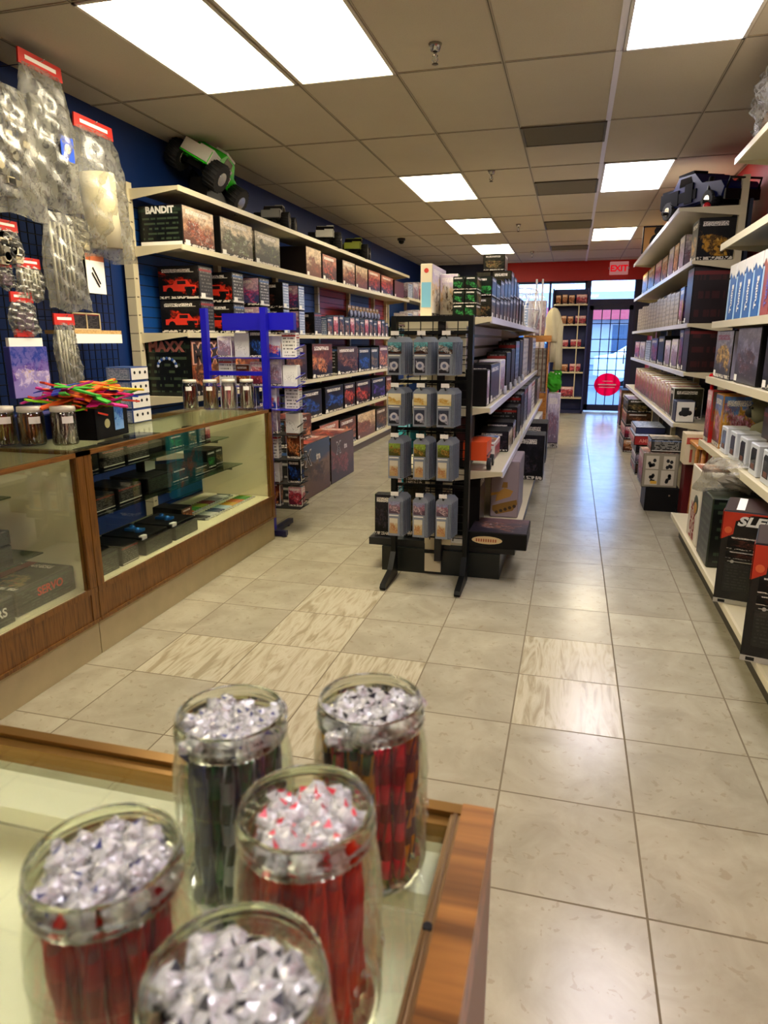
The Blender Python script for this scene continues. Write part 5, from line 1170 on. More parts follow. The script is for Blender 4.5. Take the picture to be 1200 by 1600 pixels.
mb.prism([(5.35, 2.6), (5.45, 2.6), (5.85, 2.15), (5.85, 2.05)], 'x', 1.309, 1.31, m=1); tag(obj('wall_poster', mb, [plain('teal poster', '#1c5c88', .4), TAG]), 'teal poster with painted white diagonal reflection on the right wall by the top shelf', 'poster')  # white diagonal strip paints a reflection across the teal panel
# top shelf: bagged bodies
bg_ = empty('bagged_body_shell', 'clear bagged brown model body leaning on the top right shelf', 'bag', (1.04, 4.35, 2.487), 0)
q = obj('poly_bag', bag_mesh(.8, .38, .26, 31, 1.1), POLY, bg_, (-.04, .1, .38))
mb = MB(); mb.prism([(-.3, .01), (.35, .01), (.33, .1), (.12, .15), (.02, .27), (-.22, .28)], 'x', -.09, .06); obj('body_shell', mb, plain('tan brown shell', '#8a6238', .5, var=.3), bg_)
bg_ = empty('bagged_body_shell', 'clear bag with thin dark parts at the far end of the top right shelf', 'bag', (1.05, 4.78, 2.487), 0)
obj('poly_bag', bag_mesh(.3, .2, .2, 33, 1.1), POLY, bg_, (0, 0, .2))
mb = MB(); mb.cbox(-.05, .05, -.1, .1, .004, .05, .006); obj('dark_parts', mb, DKGREY, bg_)
# third shelf: tall blue and white magazine boxes
SB = [plain('bright blue box', '#1460a8', .35), plain('brick red box', '#a0402c', .35)]
for i in range(8):
    y1 = 4.93-.205*i; colm = SB[1] if i in (4, 6) else SB[0]
    b = package('paint_box', '%s tall box with white top, %s from the far end of the shelf' % ('red' if i in (4, 6) else 'blue', ordw(i)), 'box', .93, 1.12, y1-.185, y1, 1.517, 1.517+.33, colm, 'tall white topped boxes on the upper right shelf', {'xn': A['specblue'] if 0 else colm, 'yn': colm}, True, None)
    mb = MB(); mb.prism([(-.094, .24), (-.03, .27), (.0, .25), (.05, .29), (.094, .26), (.094, .332), (-.094, .332)], 'x', -.0985, -.0965); mb.box(-.097, .097, -.0955, -.0936, .27, .331); obj('white_top_print', mb, TAG, b)
    mb = MB(); mb.box(-.0985, -.0968, .06, .0905, .0, .25); obj('white_edge_print', mb, plain('pale blue print', '#b0d0e8', .4), b)
    T = Matrix.Translation((-.0985, -.045, .045)) @ RXZ(-math.pi/2) @ Matrix.Rotation(math.pi/2, 4, 'Z')
    mb = MB(); mb.text('Tuning', .06, T=T, align='LEFT', bold=.002); obj('side_lettering', mb, TAG if i not in (4, 6) else plain('printed violet', '#6a5cb0', .4), b)
row('collector_box', 'box', [(4.62, 5.13, .30, 'figure box with gold helmet picture', A['gold'], plain('grey lilac card', '#8a8494', .5)), (3.98, 4.5, .31, 'black box with figure picture', art('print lilac figures', '#8a8498', '#706a7c', '#3c3840', '#5a3c3c', '#b8b0c0', band=False), BLACK), (3.3, 3.86, .31, 'black box with bold spine', A['night'], A['spec']), (2.7, 3.25, .3, 'dark box', A['night'], BLACK)],
    .93, 1.2, 1.157, 'boxes on the second right shelf from the middle', 'the shelf below the blue boxes', BLACK, face='xn')
package('red_gift_box', 'tall red and white box with red pompom at the shelf end', 'box', .915, 1.06, 4.98, 5.14, .724, 1.07, plain('red card', '#a01c18', .4), None, {'xn': A['cherry'], 'yn': art('print grey green on red', '#5c5448', '#4a5238', '#a01c18', '#6a4434', '#50583c', band=False)}, True, None)
o = empty('red_pompom', 'bright red shiny pompom bow on the shelf end', 'bow', (.945, 5.2, 1.10))
mb = MB()
for k in range(16):
    a = k*2.4; e = .3+.9*((k*7) % 5)/5; mb.tube([(0, 0, 0), (.05*math.cos(a)*math.cos(e), .05*math.sin(a)*math.cos(e), .05*math.sin(e)), (.015*math.cos(a), .015*math.sin(a), .07)], .008, 5)
obj('ribbon_loops', mb, plain('shiny red ribbon', '#c81418', .25), o); mb = MB(); mb.cyl((0, 0, -.04), (0, 0, .01), .012); obj('stem', mb, plain('shiny red ribbon', '#c81418', .25), o)
package('figure_box_large', 'yellow and blue cartoon figure box beside the red gift box', 'box', .935, 1.14, 4.72, 4.95, .724, 1.06, plain('ochre card', '#b87c24', .4), None, {'xn': A['anime'], 'yn': A['anime']}, True, None)
o = empty('plush_toy', 'grey green plush animal sitting behind the small white boxes', 'plush toy', (1.14, 4.45, .724))
mb = MB(); mb.ball((0, 0, .11), .11, n=16, k=10, jit=.1); mb.ball((-.03, .03, .26), .075, n=14, k=10, jit=.1); mb.ball((-.06, .08, .33), .03, n=8, k=6); mb.ball((-.0, -.02, .33), .03, n=8, k=6); mb.ball((-.09, -.1, .05), .05, n=10, k=6); mb.ball((-.09, .1, .05), .05, n=10, k=6); obj('plush_body', mb, plain('grey green plush', '#6c6a50', .9, var=.2), o)
mb = MB(); mb.ball((-.1, .03, .255), .03, n=10, k=6); mb.ball((-.1, .055, .285), .008, n=6, k=4); mb.ball((-.1, -.005, .285), .008, n=6, k=4); obj('dark_face', mb, RUBBER, o)
package('dark_red_case', 'dark maroon box at the back of the lower right shelf', 'box', 1.02, 1.28, 3.4, 4.1, .724, 1.05, DKBROWN, None, {'xn': A['games'], 'yn': A['games']}, True, None)
package('dark_red_case', 'black box with green print at the back of the lower right shelf', 'box', 1.18, 1.29, 4.6, 4.95, .724, 1.08, BLACK, None, {'xn': A['olive'], 'yn': A['olive']}, True, None)
for i in range(7):
    y1 = 4.62-.245*i
    b = package('window_box', 'small white box with dark window, %s from the far end of the shelf' % ordw(i), 'box', .925, 1.06, y1-.155, y1, .724, .885, plain('bluish white card', '#ccd0d4', .4), 'small white window boxes', {}, True, None)
    mb = MB(); mb.prism([(-.05, .03), (.05, .03), (.05, .125), (.03, .14), (-.05, .14)], 'x', -.0690, -.0674, m=0); mb.box(-.045, .03, -.0792, -.0774, .03, .14, m=0); mb.box(-.0700, -.0689, -.03, .03, .035, .06, m=1); obj('dark_window', mb, [plain('dark acetate window', '#1c222c', .1), plain('brown inner', '#6c4434', .5)], b)
# table and tray at the end of the run
o = empty('wooden_stool', 'small orange wooden stool under the shelf end on the right', 'stool', (1.07, 5.45, 0))
mb = MB(); mb.cbox(-.16, .2, -.18, .18, .63, .66, .006); obj('seat', mb, WOODOR, o)
for x in (-.12, .16):
    for y in (-.14, .14): mb = MB(); mb.tube([(x*.85, y*.85, .63), (x, y, .0)], [.016, .012], 8); obj('leg', mb, WOODOR, o)
mb = MB(); mb.tube([(-.12, -.13, .25), (.16, .13, .25)], .009, 6); mb.tube([(-.12, .13, .27), (.16, -.13, .27)], .009, 6); obj('stretcher', mb, WOODOR, o)
o = empty('striped_crate', 'cream crate with red stripes hanging under the shelf end', 'crate', (.98, 5.72, .46))
mb = MB(); mb.cbox(-.10, .30, -.09, .09, 0, .24, .004); obj('crate_body', mb, plain('cream crate', '#d8c8a4', .5), o)
mb = MB()
for k in range(9): mb.box(-.06+.038*k, -.042+.038*k, -.092, -.0895, .02, .12)
mb.box(-.09, .02, -.092, -.0895, .16, .21)
obj('red_stripes', mb, plain('printed brick red', '#b04838', .5), o)
o = empty('red_display_stand', 'dark red display column standing at the end of the far right run', 'stand', (.98, 5.82, 0))
mb = MB(); mb.cbox(-.06, .32, -.06, .12, 0, .455, .006); obj('column', mb, plain('dark red enamel', '#5a0c10', .4), o); mb = MB(); mb.box(-.07, .33, -.07, .13, .0, .02); obj('base', mb, BLACK, o)
# deck: white box, green box, bag, SLEDGE cartons
b = package('lego_like_box', 'white carton with stacked red lettering at the far end of the lowest right shelf', 'box', .785, 1.1, 4.28, 4.62, .182, .64, plain('warm white card', '#d4ccb8', .5), None, {'zp': A['warm']}, True, None); b.name = 'brick_toy_box'
mb = MB(); mb.prism([(-.06+.07*math.cos(t*.5), .24+.06*math.sin(t*.5)) for t in range(13)], 'x', -.1595, -.1578, m=1); mb.prism([(-.06+.045*math.cos(t*.6), .22+.035*math.sin(t*.6)) for t in range(11)], 'x', -.1605, -.1595, m=2)
for li, tx in enumerate(('LOCK', 'BOX')):
    mb.text(tx, .085, 0, 'LEFT', T=Matrix.Translation((-.1590, .02-.09*li, .012)) @ RXZ(-math.pi/2) @ Matrix.Rotation(math.pi/2, 4, 'Z'), bold=.003)
obj('printed_lettering', mb, [plain('printed dark red', '#8c2a20', .5), plain('printed dark green', '#344030', .5), plain('printed yellow ochre', '#b8842c', .5)], b)
package('field_box', 'dark green box standing between the white carton and the big black cartons', 'box', .78, 1.10, 3.9, 4.2, .182, .57, plain('dark green card', '#242c1c', .4), None, {'yn': A['specgreen'], 'xn': A['specgreen']}, True, None)
o = empty('plastic_bag', 'crumpled clear plastic bag lying on the dark green box', 'bag', (.95, 4.05, .765), 1.2)
obj('poly_bag', bag_mesh(.42, .19, .3, 51, 1.15), POLY, o)
mb = MB(); mb.ball((0, 0, -.13), .08, n=12, k=8, sy=1.5, sz=.6, jit=.3); obj('grey_contents', mb, plain('grey brown cloth', '#6a6258', .8), o)
MAROON = plain('dark maroon card', '#2c1412', .4)
def sledge(label, x0, y0, h, loc_y1):
    b = package('truck_carton', label, 'box', x0, x0+.42, y0, loc_y1, .182, .182+h, BLACK, 'black SLEDGE cartons on the lowest right shelf', {'zp': MAROON}, True, None)
    w2 = .21; q = -(loc_y1-y0)/2; an = -.27; b.rotation_euler = (0, 0, an)
    fx, fy = x0-(-w2*math.cos(an)-q*math.sin(an)), y0-(-w2*math.sin(an)+q*math.cos(an)); b.location = (fx, fy, b.location.z)
    mb = MB(); mb.box(-w2+.004, w2-.004, q-.0012, q, h*.03, h-.004); obj('picture_panel', mb, plain('glossy black print', '#121010', .25), b)
    mb = MB(); mb.prism([(-w2+.003, h*.70), (-w2+.05, h*.76), (-w2+.055, h*.9), (-w2+.12, h-.012), (w2-.01, h-.012), (w2-.01, h-.004), (-w2+.003, h-.004)], 'y', q-.0022, q-.0012); mb.box(-w2-.0012, -w2, q+.0, q+.06, h*.7, h-.003); obj('red_flame_print', mb, plain('printed bright red', '#c83418', .4), b)
    mb = MB(); mb.text('SLEDGE', .074, 0, 'LEFT', T=FACE_YN(-w2+.062, q-.0026, h*.86) @ Matrix(((1, .25, 0, 0), (0, .8, 0, 0), (0, 0, 1, 0), (0, 0, 0, 1))), bold=.003); obj('printed_title', mb, TAG, b)
    mb = MB(); mb.prism([(-w2+.028+.016*math.cos(t*.5), h*.80+.016*math.sin(t*.5)) for t in range(13)], 'y', q-.0034, q-.0024); obj('orange_spot', mb, plain('printed orange', '#e86a38', .4), b)
    mb = MB()
    for k in range(2): mb.box(-w2+.03+.2*k, -w2+.2+.2*k, q-.0022, q-.0012, h*.60, h*.74); mb.box(-w2+.03+.2*k, -w2+.2+.2*k, q-.0022, q-.0012, h*.50, h*.58)
    obj('small_pictures', mb, A['darktruck'], b)
    mb = MB(); mb.box(-w2+.04, w2-.02, q-.0022, q-.0012, h*.465, h*.472)
    mb.prism([(-w2+.06+.008*math.cos(t), h*.468+.008*math.sin(t)) for t in [.8*k for k in range(8)]], 'y', q-.0034, q-.0022); mb.prism([(-w2+.18+.008*math.cos(t), h*.468+.008*math.sin(t)) for t in [.8*k for k in range(8)]], 'y', q-.0034, q-.0022)
    obj('rule_line', mb, plain('printed pale grey', '#b0aca0', .5), b)
    mb = MB()
    for k in range(2): mb.box(-w2+.03+.12*k, -w2+.14+.12*k, q-.0022, q-.0012, h*.14, h*.45, m=0)
    mb.box(-w2+.28, w2-.02, q-.0022, q-.0012, h*.14, h*.45, m=0)
    obj('specification_table', mb, spec('faint table on black', '#1c1e1a', '#34342e', 10, '#2a2624', '#1c1e1a'), b)
    mb = MB(); mb.box(-w2, w2, q-.0014, q-.0002, 0, h*.05, m=0); mb.box(-w2+.02, -w2+.05, q-.0024, q-.0014, h*.01, h*.04, m=1); obj('bottom_strip', mb, [plain('grey white strip', '#b8b4a8', .5), DKGREY], b)
    mb = MB(); mb.box(-w2+.05, -w2+.085, q+.03, -q-.02, h+.002, h+.0028); obj('white_slash', mb, TAG, b)
sledge('black carton lettered SLEDGE with red corner, farther of the two', .722, 3.36, .45, 3.68)
sledge('black carton lettered SLEDGE with red corner, nearest the camera', .705, 2.72, .475, 3.04)

# ================================================================ RIGHT SHELVING, FAR RUN
RF = empty('wall_shelving', 'far run of cream and white shelving along the right wall', 'shelving', (0, 0, 0))
FY0, FY1 = 6.15, 11.6
mb = MB(); mb.box(1.235, 1.26, FY0, FY1, .1, 2.45); obj('dark_back_panel', mb, plain('dark blue back panel', '#141c30', .5), RF)
for y in (FY0+.03, 7.4, 8.6, 9.8, 11.0, FY1): mb = MB(); mb.box(1.17, 1.22, y-.03, y+.03, 0, 2.62); obj('upright', mb, CREAM, RF)
for z, xf, yy in ((2.405, .735, 10.4), (2.01, .867, FY1), (1.53, .88, FY1), (1.14, .89, FY1), (.72, .85, FY1)): shelf_board(1.20, xf, FY0, yy, z, parent=RF, mats=[CREAM, GW[1]])
shelf_board(1.20, .92, FY0, FY1, .12, parent=RF); mb = MB(); mb.box(.95, 1.2, FY0, FY1, 0, .1); obj('kick_plate', mb, BLACK, RF)
# top: blue pickup, framed picture
PB = plain('deep blue car paint', '#0b1650', .4, spec=.2)
t = rc_truck('pickup_truck_model', 'large dark blue pickup model on the top shelf of the right wall', (.99, 6.58, 2.345), math.pi+.45, 1.5, PB, plain('matt black roof', '#0c0c0e', .8, spec=.1), wr=.045)
mb = MB(); mb.ball((.13, .2, .05), .02, m=0, n=8, k=5); obj('red_tow_tag', mb, plain('red tag', '#d01c28', .4), t)
package('red_black_carton', 'dark red carton behind the blue pickup model', 'box', 1.08, 1.19, 6.75, 6.98, 2.407, 2.68, plain('very dark red card', '#2a0e10', .4), None, {'yn': BLACK}, True, None)
o = empty('picture_frame', 'yellow picture with black cat shape standing on the far right top shelf', 'picture', (.85, 9.2, 2.407))
mb = MB(); mb.box(-.12, .1, -.01, .01, 0, .3, m=1); mb.box(-.13, -.115, -.014, .014, 0, .31); mb.box(.095, .11, -.014, .014, 0, .31); mb.box(-.13, .11, -.014, .014, .295, .31); obj('frame', mb, [BLACK, plain('yellow ochre print', '#b8842c', .5)], o)
mb = MB(); mb.ball((.02, -.012, .12), .07, n=12, k=8, sy=.2, sz=1.4); mb.ball((.04, -.012, .25), .045, n=12, k=8, sy=.2); mb.prism([(.01, .27), (.03, .28), (.012, .32)], 'y', -.02, -.006); mb.prism([(.05, .28), (.075, .27), (.075, .32)], 'y', -.02, -.006); obj('cat_shape', mb, RUBBER, o)
package('flat_pack', 'dark flat packs lying on the far top right shelf', 'box', .78, 1.1, 7.6, 8.5, 2.407, 2.47, BLACK, None, {'xn': A['brown'], 'yn': A['spec']}, True, None)
row('game_box', 'box', [(6.2, 6.5, .32, 'black box with yellow panel', A['goldpanel'], A['goldpanel']), (6.9, 7.2, .3, 'grey white box', A['light'], A['light']), (7.25, 7.55, .28, 'pink and white box', A['warm'], A['light']), (7.6, 7.95, .29, 'white and blue box', A['light'], A['light']), (8.05, 8.5, .26, 'pale orange box', A['warm'], WHITE), (8.6, 9.2, .27, 'pink print box', A['cherry'], WHITE), (9.3, 10.0, .28, 'brown yellow box', A['yellow'], DKBROWN), (10.1, 10.8, .28, 'ochre box', A['yellow'], DKBROWN)],
    .90, 1.17, 2.012, 'games on the upper far right shelf', 'the upper far right shelf', BLACK, face='xn')
row('game_box', 'box', [(6.2, 6.5, .44, 'black red ruled games carton', A['games'], A['games']), (6.62, 6.85, .32, 'blue bagged box', A['anime'], A['comic'])], .90, 1.17, 1.532, 'cartons on the third far right shelf', 'the third far right shelf', BLACK, face='xn')
for i in range(14):
    y = 6.95+.3*i
    package('album_case', 'taupe album case, %s from the near end of the taupe row' % ordw(i), 'album', .905, 1.12, y, y+.28, 1.532, 1.532+.30+.01*(i % 3), plain('taupe card', '#5a5048', .5), 'taupe album cases in a row', {'xn': A['beige'], 'yn': plain('taupe front', '#6c6252', .5)}, True, None)
row('game_box', 'box', [(6.2, 6.5, .36, 'black carton with thin red rules', A['games'], A['games']), (6.52, 6.72, .35, 'purple comic box', A['comic'], A['comic']), (6.8, 7.2, .27, 'lilac white box', A['light'], WHITE), (7.3, 7.7, .26, 'pale box', A['light'], WHITE), (7.8, 8.3, .3, 'black box', A['night'], BLACK), (8.4, 9.0, .28, 'dark blue box', A['comic'], BLACK), (9.1, 9.7, .26, 'grey blue box', A['specblue'], WHITE), (9.8, 10.5, .24, 'pale pink box', A['light'], WHITE), (10.6, 11.3, .24, 'white red box', A['cherry'], WHITE)],
    .915, 1.17, 1.142, 'boxes on the fourth far right shelf', 'the fourth far right shelf', BLACK, face='xn')
o = package('camera_box', 'white fronted dark blue box with camera picture on the lowest far right shelf', 'box', .87, 1.02, 6.22, 6.42, .722, .90, plain('slate blue card', '#242c44', .4), None, {'xn': plain('slate blue side', '#2a3450', .4), 'yn': WHITE}, True, None)
mb = MB(); mb.ball((0, -.103, .085), .035, n=12, k=8, sy=.15); mb.ball((-.03, -.103, .075), .02, n=10, k=6, sy=.2); mb.ball((.035, -.103, .08), .02, n=10, k=6, sy=.2); mb.box(-.03, .03, -.1028, -.1016, .1, .125); obj('printed_camera', mb, RUBBER, o)
bks = [('dark green board game', A['olive'], .17), ('pale comic album', A['warm'], .10), ('red comic album', A['cherry'], .10), ('brown comic album', A['warm'], .10), ('crimson comic album', A['cherry'], .11)]
y = 6.48
for i in range(24):
    d, mt, wd = bks[0] if i == 0 else bks[1+(i*5) % 4]
    wd = wd+.05*((i*3) % 3)/2 + (.08 if i > 10 else 0)
    package('comic_album', '%s, number %d along the lowest far right shelf' % (d, i+1) if 0 else '%s, %s along the lowest far right shelf' % (d, (ORD+['seventeenth', 'eighteenth', 'nineteenth', 'twentieth', 'twenty-first', 'twenty-second', 'twenty-third', 'twenty-fourth'])[i]), 'book', .875, 1.12, y, y+wd, .722, .722+.27+.015*(i % 3), WHITE, 'comic albums on the lowest far right shelf', {'xn': mt, 'yn': mt}, True, None)
    y += wd+.012
# floor stock in front of the far run
b = package('parts_carton', 'square carton printed with four picture panels on a black box by the aisle', 'box', .62, .90, 5.95, 6.3, .205, .49, plain('grey brown card', '#6c6454', .5), None, {'zp': A['warm'], 'xn': A['cherry'], 'yn': plain('grey tan front', '#8c8470', .5)}, True, None)
mb = MB(); q = -.1762
for (x0, z0, w_, h_) in ((-.115, .155, .1, .11), (.02, .155, .09, .11), (-.115, .02, .1, .125), (.01, .02, .1, .125)): mb.box(x0, x0+w_, q-.001, q, z0, z0+h_)
rr = random.Random(4)
for (cx, cz) in ((-.065, .21), (.07, .2), (-.06, .08), (.06, .08)):
    for k in range(5): x_ = cx+rr.uniform(-.025, .02); z_ = cz+rr.uniform(-.035, .03); mb.prism([(x_+.014*math.cos(t*1.1), z_+.017*math.sin(t*1.1)) for t in range(6)], 'y', q-.0016, q-.001, m=1)
mb.box(-.07, -.02, q-.0018, q-.001, .03, .055, m=2)
obj('four_picture_panels', mb, [plain('pale grey print', '#c0b8a4', .5), RUBBER, plain('printed yellow', '#d8a838', .5)], b)
o = empty('black_platform', 'low black box under the four picture carton', 'box', (.79, 6.12, 0)); mb = MB(); mb.cbox(-.13, .14, -.17, .17, 0, .20, .006); obj('platform_body', mb, BLACK, o); mb = MB(); mb.prism([(.06+.008*math.cos(t), .14+.008*math.sin(t)) for t in [.8*k for k in range(8)]], 'y', -.172, -.1702); obj('stud', mb, CHROME, o)
package('open_top_box', 'grey box with pale crumpled lid on top of the four picture carton', 'box', .68, .92, 6.02, 6.3, .495, .60, DKGREY, None, {'zp': A['sand'], 'yn': A['specgrey'], 'xn': A['anime']}, True, None)
st = [('flat dark box with red front', .72, 1.0, 7.6, 8.2, 0, .12, A['brown'], A['redtruck']), ('pale blue and red box', .72, .98, 7.65, 8.15, .122, .1, A['light'], A['light']), ('dark box', .71, 1.0, 7.6, 8.2, .224, .1, A['night'], A['night']),
      ('red box with white lettering strip', .68, 1.02, 7.55, 8.25, .326, .1, plain('strong red card', '#a81c1c', .4), A['cherry']), ('dark blue flat box', .7, 1.0, 7.7, 8.3, .428, .07, NAVY, A['light'])]
for i, (d, x0, x1, y0, y1, z, h, f1, f2) in enumerate(st):
    package('stacked_game', '%s, %s from the bottom of the floor stack' % (d, ordw(i)), 'box', x0, x1, y0, y1, z+.001, z+h, BLACK, 'games stacked on the floor by the right aisle', {'yn': f1, 'xn': f2, 'zp': A['specblue'] if i in (3, 4) else A['night']}, True, None)
o = [x for x in bpy.data.objects if x.name.startswith('stacked_game')][3]
mb = MB(); mb.text('AMERICANA', .05, T=FACE_YN(.02, -.3516, .03), bold=.001); obj('box_lettering', mb, plain('printed pale red', '#e08878', .4), o)
for i in range(4):
    package('game_box', '%s box on the floor between the two stacks, %s from the near end' % (['white and red', 'cream and brown', 'pale', 'red'][i], ordw(i)), 'box', .74, .94, 6.5+.27*i, 6.72+.27*i, .001, .2+.1*(i % 2), WHITE, 'boxes on the floor between stacks', {'xn': [A['cherry'], A['warm'], A['light'], A['cherry']][i], 'yn': [A['light'], A['cherry'], A['warm'], A['cherry']][i]}, True, None)
for i in range(4):
    package('far_carton', '%s carton in the farthest floor stack, %s from the bottom' % (['brown', 'red', 'dark', 'olive'][i], ordw(i)), 'box', .70+.01*i, 1.02, 9.2+.05*i, 10.0+.05*i, .165*i+.001, .165*i+.163, DKBROWN, 'cartons in the farthest floor stack', {'yn': [A['warm'], A['cherry'], A['brown'], A['olive']][i], 'xn': [A['brown'], A['cherry'], A['redaction'], A['olive']][i], 'zp': A['light'] if i == 3 else BLACK}, True, None)
package('far_carton', 'tall brown carton standing behind the floor stacks', 'box', .80, 1.02, 11.7, 12.2, .001, .62, DKBROWN, None, {'yn': A['brown'], 'xn': A['redaction']}, True, None)

# ================================================================ FOREGROUND SHOWCASE AND JARS
o = empty('glass_showcase', 'glass topped showcase with oak edge in the immediate foreground', 'display case', (0, 0, 0))
fx0, fx1, fy0, fy1, fz = -1.25, -.047, -.02, .582, .945
IN2 = plain('pale green cream lining', '#fbf4dc', .45)
mb = MB(); mb.box(fx0, fx1-.012, fy0, fy1-.01, 0, .16); obj('plinth', mb, MARBLE, o)
mb = MB(); mb.box(fx0, fx1-.012, fy0+.01, fy1-.02, .81, .825); obj('deck', mb, IN2, o)
mb = MB(); mb.box(fx1-.012, fx1, fy0, fy1, 0, fz-.02); obj('side_panel', mb, plain('grey tan side panel', '#8a8068', .5), o)
mb = MB(); mb.box(fx1-.030, fx1+.001, fy0, fy1, fz-.045, fz+.006); obj('oak_edge', mb, WOODF, o)
mb = MB(); mb.box(fx1-.04, fx1-.0305, fy0, fy1-.012, fz-.03, fz+.004); mb.tube([(fx1-.035, fy0, fz+.003), (fx1-.035, fy1-.014, fz+.003)], .003, 6); mb.cyl((fx1-.035, .43, fz+.002), (fx1-.035, .43, fz+.0065), .004, 10, 1); obj('brass_side_strip', mb, [plain('dull bronze strip', '#8a6c44', .35, .6), DKGREY], o)
mb = MB(); mb.box(fx0, fx1-.03, fy1-.016, fy1-.002, fz-.02, fz+.006); mb.box(fx0, fx1-.03, fy1-.03, fy1-.018, fz-.02, fz+.001); obj('brass_far_rail', mb, BRASS, o)
mb = MB(); mb.box(fx0, fx1-.03, fy1-.012, fy1-.006, .18, fz-.02); obj('far_glass', mb, GLASSF, o)
mb = MB(); mb.box(fx0, fx1-.035, fy1-.085, fy1-.032, fz-.05, fz-.03); obj('inner_ledge', mb, IN2, o)
mb = MB(); mb.box(fx0, fx1-.02, .0, .02, .44, fz-.03); obj('near_panel', mb, IN2, o)
mb = MB(); mb.box(fx0, fx1-.04, fy0, fy1-.02, fz-.006, fz); obj('top_glass', mb, GLASS, o)
mb = MB(); mb.box(fx0, fx0+.02, fy0, fy1, 0, fz); obj('left_panel', mb, IN2, o)
mb = MB(); mb.box(fx0+.02, fx1-.02, fy0+.02, fy1-.02, .17, .18); obj('lower_deck', mb, IN2, o)
def mason(label, loc, rot=0.):
    o = empty('mason_jar', label, 'jar', loc, rot, 'glass mason jars on the foreground case'); H = .165; r = .0485
    pr = [(0, .006), (r*.80, .002), (r*.97, .010), (r, .022), (r, .105), (r*.985, .122), (r*.93, .136), (r*.895, .142), (r*.895, .150)]
    mb = MB(); mb.lathe(pr, 40); obj('glass_body', mb, JARGLASS, o)
    ri = r*.845
    ring = [(r*.90, .144), (r*.925, .146), (r*.925, .149), (r*.895, .151), (r*.92, .153), (r*.92, .156), (r*.89, .1575), (r*.89, .1625), (r*.875, H), (r*.85, H), (ri, .1625), (ri, .144), (r*.90, .144)]
    mb = MB(); mb.lathe(ring, 40); obj('threaded_rim', mb, RIM, o)
    mb = MB(); mb.lathe([(r*1.0, .098), (r*1.016, .100), (r*1.0, .102)], 40); obj('moulded_band', mb, JARGLASS, o)
    mb = MB(); mb.lathe([(0, .0015), (r*.7, .0005), (r*.82, .0018), (r*.9, .006)], 40); obj('jar_base', mb, JARGLASS, o)
    mb = MB()
    for k in range(10): a = -.9+.2*k; mb.tube([(r*1.002*math.cos(a), r*1.002*math.sin(a), .055+.006*math.sin(k*1.7)), (r*1.003*math.cos(a+.16), r*1.003*math.sin(a+.16), .062+.006*math.cos(k*2.1))], .0012, 5)
    obj('embossed_script', mb, JARGLASS, o)
    return o
def tuft(seed, mi):
    """twisted cellophane end: a crumpled fan over the twist"""
    r = random.Random(seed); mb = MB()
    for k in range(3):
        c = (r.uniform(-.004, .004), r.uniform(-.004, .004), .008+.004*k); base = len(mb.v); n, m_ = 7, 4
        rad_ = r.uniform(.0075, .0105)
        for j_ in range(m_+1):
            ph = math.pi*j_/m_
            for i_ in range(n):
                t = 2*math.pi*i_/n; q = rad_*r.uniform(.45, 1.35); mb.P((c[0]+q*math.sin(ph)*math.cos(t), c[1]+q*math.sin(ph)*math.sin(t), c[2]+q*.8*math.cos(ph)))
        for j_ in range(m_):
            for i_ in range(n):
                a = base+j_*n+i_; b = base+j_*n+(i_+1) % n
                mb.f.append([a, a+n, b+n, b]); mb.m.append(mi if (i_*3+j_*5+k) % 17 == 0 else 0); mb.sm.append((i_+j_) % 2 == 0); mb.uv.append([(0, 0), (1, 0), (1, 1), (0, 1)])
    mb.tube([(0, 0, -.004), (0, 0, .006)], [.004, .002], 6)
    return mb
WINK = {c_: plain('wrapper print '+c_, c_, .4) for c_ in ('#22285c', '#3a1c28', '#c02838', '#181820')}
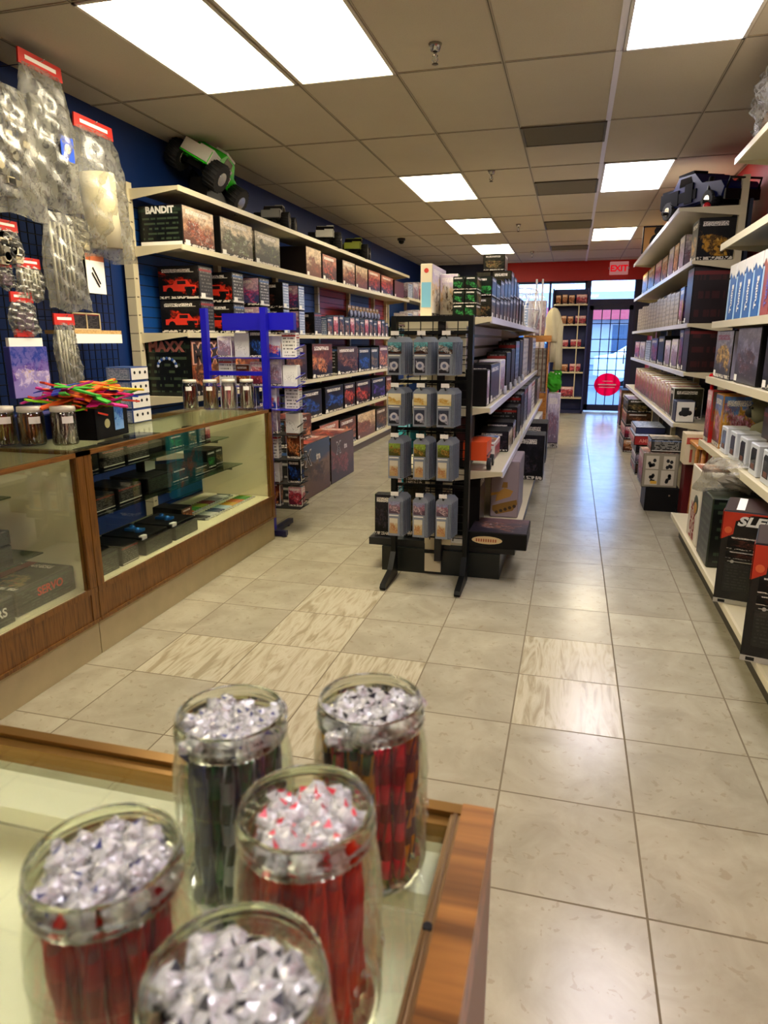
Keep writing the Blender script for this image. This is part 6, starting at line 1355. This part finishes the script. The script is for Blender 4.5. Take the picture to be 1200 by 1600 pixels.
def sticks(label, cat_label, loc, cols, n, seed, ink, ln=.128, rad=.0052, R_=.0335, tilt=.09):
    rr = random.Random(seed)
    protos = {}
    for i in range(n):
        a = i*2.39996; d = R_*math.sqrt((i+.5)/n); ci = i % len(cols)
        kx = (ci, i % 3)
        tx, ty = rr.uniform(-tilt, tilt), rr.uniform(-tilt, tilt)
        # keep the top inside the jar: lean inward
        px, py = d*math.cos(a), d*math.sin(a)
        loc_ = (loc[0]+px, loc[1]+py, loc[2]+.009); rot = (py*1.2+ty*.3, -px*1.2+tx*.3, rr.uniform(0, 6.28)) if 0 else (ty*.35+py*1.0, tx*.35-px*1.0, rr.uniform(0, 6.28))
        L2 = ln+rr.uniform(-.004, .006)
        if kx not in protos:
            c1, c2 = cols[ci]; mb = MB(); m_ = 7
            for k in range(m_):
                z0, z1 = ln*k/m_, ln*(k+1)/m_
                mb.tube([(0, 0, z0), (0, 0, z1)], rad, 8, 0 if k % 2 == 0 else 1, cap=(k in (0, m_-1)))
            for s_ in range(3):
                mb.tube([(rad*math.cos(s_*2.1+k*.5), rad*math.sin(s_*2.1+k*.5), ln*k/8) for k in range(9)], .0011, 4, 1)
            o = obj('candy_stick', mb, [plain('candy '+c1, c1, .3), plain('candy '+c2, c2, .3)], None, loc_); tag(o, label, 'candy stick', cat_label)
            q = obj('wrapper_twist', tuft(seed*10+kx[0]*3+kx[1], 1), [WRAP, WINK[ink]], o, (0, 0, ln))
            protos[kx] = o; o.rotation_euler = rot
        else: dup(protos[kx], loc_, rot)
JZ = fz+.0005
mason('mason jar of dark red candy sticks, leftmost in the foreground', (-.244, .278, JZ))
sticks('dark red candy stick in the leftmost foreground jar', 'red sticks in the leftmost jar', (-.244, .278, JZ), [('#a80f14', '#c4281c'), ('#8c0c18', '#b02020')], 30, 1, '#22285c', ln=.130, R_=.032)
mason('mason jar of dark green and blue candy sticks, back left of the five', (-.246, .437, JZ), .6)
sticks('green or dark blue candy stick in the back left jar', 'green and blue sticks in the back left jar', (-.246, .437, JZ), [('#0f4a24', '#1c6a34'), ('#141c3c', '#22305c'), ('#0c3018', '#8a9a9c')], 30, 2, '#22285c', ln=.128)
mason('mason jar of mixed colour candy sticks, back right of the five', (-.144, .486, JZ), 1.)
sticks('multi coloured striped candy stick in the back right jar', 'multi coloured sticks in the back right jar', (-.144, .486, JZ), [('#a8141c', '#1c6a24'), ('#c89a1c', '#3c1414'), ('#d8283c', '#8a1420'), ('#1c5c20', '#c8a020')], 30, 3, '#181820', ln=.126)
mason('mason jar of orange red candy sticks, in the centre of the five', (-.146, .347, JZ), .3)
sticks('orange red candy stick in the centre foreground jar', 'orange red sticks in the centre jar', (-.146, .347, JZ), [('#c02c08', '#d04410'), ('#a81c06', '#c03008')], 30, 4, '#c02838', ln=.126, R_=.032)
mason('mason jar of dark plum candy sticks, lowest in the picture', (-.134, .226, JZ), 2.)
sticks('dark plum candy stick in the jar lowest in the picture', 'dark plum sticks in the lowest jar', (-.134, .226, JZ), [('#3a1018', '#5c1820'), ('#1c1418', '#3a2028')], 30, 5, '#181820', ln=.130, R_=.030, tilt=.05)
